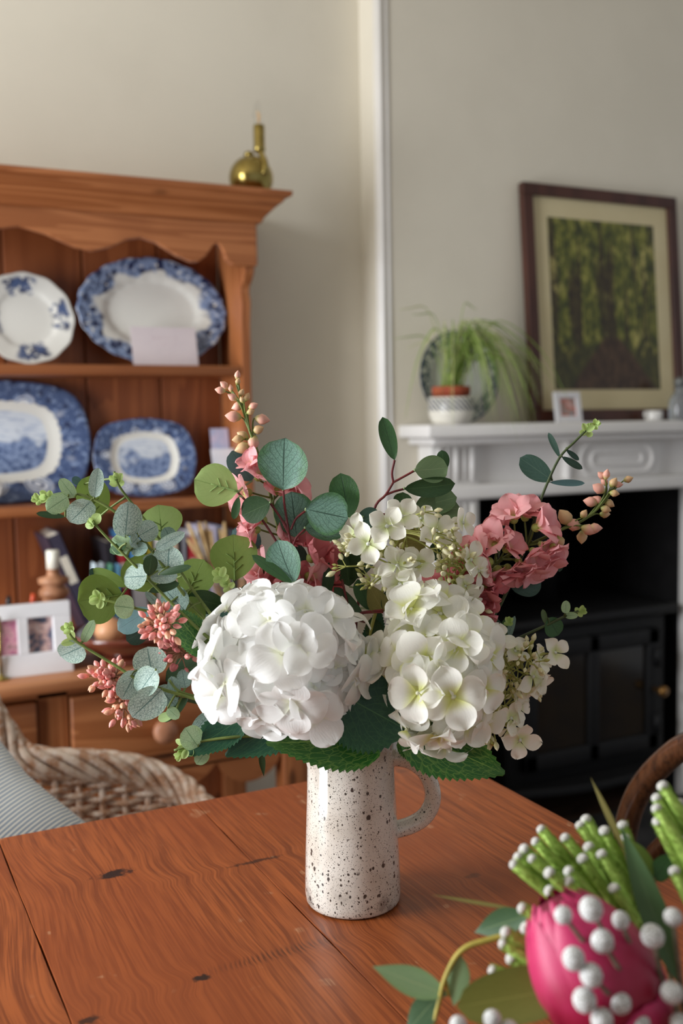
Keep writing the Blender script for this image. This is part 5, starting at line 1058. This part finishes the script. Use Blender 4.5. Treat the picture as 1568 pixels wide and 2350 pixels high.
# ================================================================ berry sprays
def berry_mesh(m): g = G().lathe([(.0, 0), (.0022, .0012), (.0031, .0042), (.0029, .0068), (.0016, .0090), (.0005, .0102), (0, .0108)], 10); return mesh('berry', g.V, g.F, m)
BER = [berry_mesh(m_berry), berry_mesh(m_berryo), berry_mesh(m_berryd)]
def berries(label, spine, clusters, kinds, seed):
    """clusters: (x, y, d, n, radius px, outward angle)"""
    r = random.Random(seed); th = thing('berry_spray', P(812, 1712, 0), label, 'berries', 'pink berry sprays in the jug'); pw = [P(x, y, dd) for x, y, dd in spine]; sp = smooth_path(pw, 6); paths = []
    for x, y, dd, n, rad, ang in clusters:
        a0 = math.radians(ang); main = RT * math.cos(a0) + UP * math.sin(a0); hub = P(x, y, dd) - main * rad * PXM * .5; q = near(sp, hub); paths.append(([q, q.lerp(hub, .5), hub], .0011, .001))
        for i in range(n):
            dr_ = (main * .35 - FW * .45 + Vector((r.gauss(0, .6), r.gauss(0, .6), r.gauss(0, .6)))).normalized(); e = hub + dr_ * rad * PXM * r.uniform(.62, .95)
            paths.append(([hub, hub.lerp(e, .5) + UP * .001, e], .0006, .0005)); link('berry', BER[r.choice(kinds)], th, xf(e, frame(dr_.orthogonal(), dr_), r.uniform(.66, .92)))
    stem_mesh(th, [(pw, .0014, .002)], m_stemd); stem_mesh(th, paths, plain('berry_stalk', S(150, 110, 84), .5), 'berry_stalks'); return th
berries('round coral berry cluster in front of the blue teal leaf', [(380, 1440, .045), (430, 1460, .03), (520, 1530, .02), (690, 1640, .01), (800, 1715, 0), (812, 1850, 0)], [(358, 1428, .05, 34, 44, 170), (380, 1415, .05, 14, 36, 60), (350, 1450, .052, 12, 32, 240)], (0, 0, 0, 1), 51)
berries('dusky pink berry cluster tucked behind the frosted leaves', [(420, 1505, .02), (470, 1515, .015), (600, 1580, .01), (760, 1680, .0), (808, 1730, 0), (808, 1850, 0)], [(395, 1500, .022, 16, 38, 180), (415, 1490, .02, 12, 34, 130)], (2, 0), 52)
berries('long drooping coral berry spray hanging over the dresser drawer', [(250, 1560, .02), (300, 1580, .02), (400, 1600, .015), (600, 1650, .01), (790, 1715, 0), (806, 1850, 0)], [(222, 1545, .025, 22, 40, 150), (250, 1570, .028, 22, 40, 230), (275, 1585, .025, 16, 36, 260), (265, 1535, .015, 14, 36, 90), (290, 1620, .025, 14, 34, 280), (275, 1640, .03, 14, 36, 240), (305, 1648, .02, 8, 30, 300)], (0, 0, 1), 53)
berries('small dusky berry cluster just above the white hydrangea', [(620, 1350, -.01), (660, 1420, -.01), (740, 1580, -.01), (805, 1715, 0), (810, 1850, 0)], [(612, 1348, -.005, 16, 34, 130), (640, 1335, -.01, 10, 30, 60)], (2,), 54)
# ================================================================ second bunch at the table's near corner (stems stand on the table top)
FD = .60; PF = lambda x, y, d=0.0: Fg(x, y, FD - d); PXF = FD / FPX
BASE = onZ(1650, 2600, TZ) + Vector((.01, -.01, .0022))
def root(i): a = i * 1.9; return BASE + Vector((.018 * math.cos(a), .018 * math.sin(a), 0))
m_fstem = plain('woody_stem', S(122, 108, 74), .6, 0, .3, S(98, 84, 56), 50); m_ystem = plain('yellow_green_stem', S(176, 158, 72), .5, 0, .4, S(150, 140, 60), 50)
LM['E'] = leafmat('gum_leaf', S(132, 164, 120), S(126, 160, 110), S(170, 190, 140), 6, .7, 10, .1, .02, .15, .5, .3); LM['EK'] = leafmat('dark_gum_leaf', S(64, 92, 62), S(60, 88, 56), S(120, 142, 92), 6, .7, 10, .1, .02, .15, .45, .2)
LM['EO'] = leafmat('olive_protea_leaf', S(104, 106, 40), S(98, 102, 38), S(128, 128, 60), 6, .7, 10, .1, .02, .15, .5, .3); LM['EN'] = leafmat('long_green_leaf', S(70, 98, 60), S(66, 96, 56), S(98, 122, 84), 6, .7, 10, .1, .02, .1, .5, .2)
for q in ('E', 'EK', 'EO', 'EN'): SHP[q] = 'lance'
fl = lambda th, kind, bx, by, tx, ty, w, d=0.0, td=0.0, roll=.2, shape='lance', **kw: leaf(th, kind, bx, by, tx, ty, w, d, td, roll, shape=shape, PT=PF, px=PXF, **kw)
def stalks(th, lst, m):
    for q in lst: stem_mesh(th, [q], m, 'leaf_stalk')
# ---- fuzzy green rods with white tips
m_rod = plain('fuzzy_green_shoot', S(168, 196, 98), .65, 0, .3, S(140, 172, 74), 200); m_tip = plain('white_felt_tip', S(226, 226, 224), .8, 0, .2, S(176, 172, 164), 700, bump=.6)
def rod_mesh(seed, L):
    r = random.Random(seed); g = G(); g.tube([(0, 0, L * t) for t in np.linspace(0, 1, 7)], [.0028, .0035, .0038, .0038, .0037, .0035, .0028], 8)
    for i in range(int(L * 5200)):
        z = L * r.random() * .97; a = r.random() * 6.28; n = Vector((math.cos(a), math.sin(a), 0)); t = Vector((-n.y, n.x, 0)); b = n * .0034 + Vector((0, 0, z)); tip = n * r.uniform(.0041, .0048) + Vector((0, 0, z + r.uniform(.003, .005)))
        g.add([b + t * .0006, b - t * .0006, tip], [(0, 1, 2)])
    return mesh('shoot', g.V, g.F, m_rod)
RODS = [rod_mesh(i, l) for i, l in enumerate((.050, .044, .030))]; RL = (.050, .044, .030)
gt = G().ball((0, 0, .0004), (.0034, .0034, .0027), 12, 8); TIP = mesh('white_tip', gt.V, gt.F, m_tip)
def rods(label, lst, i0, group='green shoot bunches beside the protea'):
    th = thing('green_shoot_stem', root(i0), label, 'flower stem', group); g = []
    hub = None
    for x, y, ang, k, d in lst:
        tip = PF(x, y, d); a = math.radians(ang); dr_ = (RT * math.cos(a) + UP * math.sin(a) + FW * rnd.uniform(-.1, .25)).normalized(); b = tip - dr_ * RL[k]
        M = xf(b, frame(dr_.orthogonal(), dr_)); o = link('shoot', RODS[k], th, M); link('white_tip', TIP, o, xf(tip, frame(dr_.orthogonal(), dr_), rnd.uniform(.9, 1.15))); g.append((b, dr_))
    mid = sum((b for b, _ in g), Vector()) / len(g); r0 = root(i0); hub = mid.lerp(r0, .35)
    gg = []
    for b, dr_ in g: gg.append(([b, b - dr_ * .012, hub], .0014, .0016))
    gg.append(([hub, hub.lerp(r0, .5), r0], .0026, .0024)); stem_mesh(th, gg, m_fstem); return th
rods('wide fan of green fuzzy shoots with white tips behind the protea', [(1180, 1984, 142, 0, -.02), (1190, 1968, 140, 1, -.03), (1204, 1950, 138, 0, -.04), (1230, 1932, 135, 0, -.05), (1243, 1904, 132, 0, -.06), (1222, 1972, 138, 1, -.02), (1262, 2004, 136, 1, .0), (1298, 1924, 130, 0, -.05), (1306, 2000, 132, 1, -.01), (1332, 1895, 126, 0, -.06), (1346, 1882, 122, 0, -.06), (1388, 1908, 120, 0, -.05), (1338, 1972, 126, 1, -.03), (1382, 1962, 122, 0, -.03), (1352, 1945, 124, 1, -.04), (1430, 1895, 110, 1, -.05), (1435, 1925, 112, 0, -.04), (1410, 2040, 120, 1, -.01), (1305, 2025, 128, 1, .0), (1262, 2045, 135, 2, -.01)], 1)
rods('upright green fuzzy shoots in front of the bentwood chair', [(1522, 1805, 122, 0, -.03), (1508, 1832, 122, 0, -.03), (1508, 1856, 122, 0, -.02), (1510, 1886, 118, 0, -.02), (1538, 1905, 118, 0, -.02), (1560, 1845, 120, 0, -.03), (1549, 2000, 115, 0, -.01), (1565, 1930, 115, 0, -.02), (1590, 1880, 115, 0, -.02)], 2)
rods('low cluster of short green shoots beside the gum leaves', [(1162, 2140, 145, 2, .01), (1156, 2166, 150, 2, .01), (1175, 2200, 145, 2, .01), (1132, 2228, 160, 2, .01), (1200, 2085, 150, 2, .0), (1208, 2130, 140, 2, .0)], 3)
# ---- protea
km = M_('protea_bract'); q = km.sep(km.coord('UV')); nz = km.noise(km.coord(), 60, 3)
c = km.mix(km.ss(km.math('ADD', q[1], km.math('MULTIPLY', km.math('SUBTRACT', nz, .5), .4)), .35, .95), S(140, 12, 46), S(186, 46, 96)); c = km.mix(km.ss(q[1], .35, .0), c, S(120, 34, 30)); km.set(c, .42, 0, .4); km.bump(km.noise(km.comb(km.math('MULTIPLY', q[0], 30), q[1], 0), 1, 2), .2, .001)
pr_ = thing('protea', root(4), 'large magenta protea bud behind the white brunia balls', 'protea')
pt, pb = PF(1262, 2062, .02), PF(1475, 2420, .035); ax = (pt - pb).normalized(); PL = (pt - pb).length; e1 = (-FW - ax * (-FW).dot(ax)).normalized(); e2 = ax.cross(e1)
Rp = lambda s: .0315 * (max(0.0, math.sin(math.pi * (.10 + .86 * s) ** 1.15)) ** .55) * (1.0 if s < .5 else 1 - .28 * (s - .5)) 
gc = G(); core = [(max(.0005, Rp(s) * .86), s * PL) for s in np.linspace(0, .97, 14)]
gc.lathe(core, 20, xf(pb, frame(e1, ax))); gc.build('flower_core', plain('protea_core', S(120, 24, 52), .6), pr_)
for ring, (s0, s1, n, off) in enumerate(((.10, 1.01, 7, .000), (.0, .985, 7, .0014), (-.02, .955, 7, .0028), (-.02, .34, 9, .0046))):
    for k in range(n):
        ph = 2 * math.pi * (k + .5 * (ring % 2)) / n; V = []; U = []; F = []; nu, nv = 6, 12
        for j in range(nv + 1):
            v = j / nv; s = s0 + (s1 - s0) * v; hw = .56 * (1 - .15 * v) * (max(.03, 1 - max(0, (v - .72) / .28) ** 2)) ** .5
            for i in range(nu + 1):
                u = -1 + 2 * i / nu; a = ph + u * hw; rr = Rp(max(0, min(1, s))) + off + .0012 * (1 - u * u) + 0
                V.append(pb + ax * (s * PL) + (e1 * math.cos(a) + e2 * math.sin(a)) * rr); U.append((u * .5 + .5, v))
        for j in range(nv):
            for i in range(nu): a = j * (nu + 1) + i; F.append((a, a + 1, a + nu + 2, a + nu + 1))
        link('bract', mesh('bract', V, F, km.m, U), pr_)
stem_mesh(pr_, [([pb + ax * .005, pb - ax * .03, root(4)], .006, .005)], m_fstem)
fl(pr_, 'EO', 1320, 2262, 1050, 2312, 108, .03, -.01, .15, cup=.2, bend=-.05, shape='round'); fl(pr_, 'EN', 1560, 2260, 1428, 1896, 60, .0, -.02, .2, cup=.3); fl(pr_, 'EN', 1480, 2330, 1330, 2200, 40, .03)
stalks(pr_, [([PF(1320, 2262, .03), PF(1400, 2340, .03), pb - ax * .02], .0016, .002), ([PF(1560, 2260, 0), PF(1580, 2360, .0), root(5)], .0016, .002), ([PF(1480, 2330, .03), PF(1490, 2400, .03), pb - ax * .02], .0012, .002)], m_fstem)
# ---- brunia balls
k = M_('brunia_ball'); ob = k.coord(); v = k.vor(ob, 900); k.set(k.mix(k.ss(v, .25, .6), S(238, 240, 242), S(170, 170, 166)), .85, 0, .2); k.bump(v, -.8, .0008)
gb = G().ball((0, 0, 0), (.0064, .0064, .0068), 18, 12); BALL = mesh('ball', gb.V, gb.F, k.m)
def brunia(label, lst, i0):
    th = thing('brunia_stem', root(i0), label, 'brunia', 'white brunia stems in front of the protea'); ps = []; r0 = root(i0); pts = [PF(x, y, d) for x, y, r, d in lst]; hub = sum(pts, Vector()) / len(pts); hub = hub.lerp(r0, .42)
    for (x, y, r, d), p in zip(lst, pts):
        link('ball', BALL, th, xf(p, Matrix.Rotation(rnd.random() * 6, 3, 'X'), .92 * r / 27 * (FD - d) / .565)); ps.append(([p, p.lerp(hub, .45) + UP * -.006, hub], .0012, .0016))
    ps.append(([hub, hub.lerp(r0, .5), r0], .0026, .0024)); stem_mesh(th, ps, plain('grey_brunia_twig', S(132, 122, 104), .8, 0, .2, S(100, 92, 76), 120)); return th
brunia('brunia stem with white balls scattered over the magenta protea', [(1293, 2100, 23, .055), (1357, 2086, 30, .06), (1383, 2160, 29, .065), (1317, 2200, 29, .068), (1357, 2238, 29, .07), (1342, 2295, 30, .07), (1425, 2112, 22, .05), (1498, 2148, 29, .055)], 6)
brunia('brunia stem with white balls along the bottom of the protea', [(1422, 2300, 29, .06), (1382, 2340, 28, .07), (1542, 2278, 28, .06), (1545, 2105, 23, .05), (1470, 2348, 25, .06), (1560, 2350, 25, .06)], 7)
brunia('low brunia stem with white balls under the olive protea leaf', [(1130, 2338, 23, .05), (1052, 2352, 22, .05), (1170, 2362, 22, .05), (1000, 2400, 22, .05), (1210, 2390, 22, .05)], 8)
# ---- gum branch and wispy leaves
gm = thing('gum_branch', root(9), 'yellow stemmed gum branch with pale pointed leaves on the table', FO)
pth = [PF(992, 2362, -.01), PF(1008, 2300, -.01), PF(1022, 2245, -.01), PF(1056, 2185, -.01), PF(1110, 2160, -.01), PF(1200, 2150, -.01), PF(1330, 2210, -.01), PF(1500, 2400, 0), root(9)]
stem_mesh(gm, [(pth, .0013, .0024)], m_ystem)
fl(gm, 'E', 1030, 2285, 855, 2218, 62, -.01, -.01, .2, cup=.25); fl(gm, 'E', 1058, 2192, 1042, 2308, 52, -.01, .0, .3); fl(gm, 'EK', 1008, 2282, 930, 2372, 60, -.012, .0, .2); fl(gm, 'EK', 1215, 2098, 1086, 2140, 60, -.02, -.01, .2); fl(gm, 'BR', 1205, 2090, 992, 2054, 9, -.03, -.02, .1)
stalks(gm, [([PF(1215, 2098, -.02), PF(1260, 2130, -.02), PF(1300, 2190, -.015)], .0011, .0013), ([PF(1205, 2090, -.03), PF(1260, 2120, -.02), PF(1300, 2190, -.015)], .0009, .0011), ([PF(1030, 2285, -.01), PF(1024, 2250, -.01)], .0009, .0011), ([PF(1058, 2192, -.01), PF(1060, 2184, -.01)], .0009, .0010)], m_ystem)
wl_ = thing('wispy_leaf_stem', root(10), 'thin brown tipped leaf blade rising beside the bentwood chair', FO)
fl(wl_, 'BR', 1438, 1960, 1356, 1782, 15, -.03, -.02, .1, bend=.16); fl(wl_, 'O', 1500, 2010, 1445, 1935, 44, -.03, 0, .2, shape='round'); fl(wl_, 'G', 1500, 2020, 1540, 1965, 46, -.03, 0, .2, shape='round')
stem_mesh(wl_, [([PF(1438, 1960, -.03), PF(1470, 2080, -.02), PF(1560, 2340, -.01), root(10)], .0012, .0022), ([PF(1500, 2015, -.03), PF(1510, 2100, -.02), PF(1560, 2340, -.01)], .0012, .0016)], m_fstem)
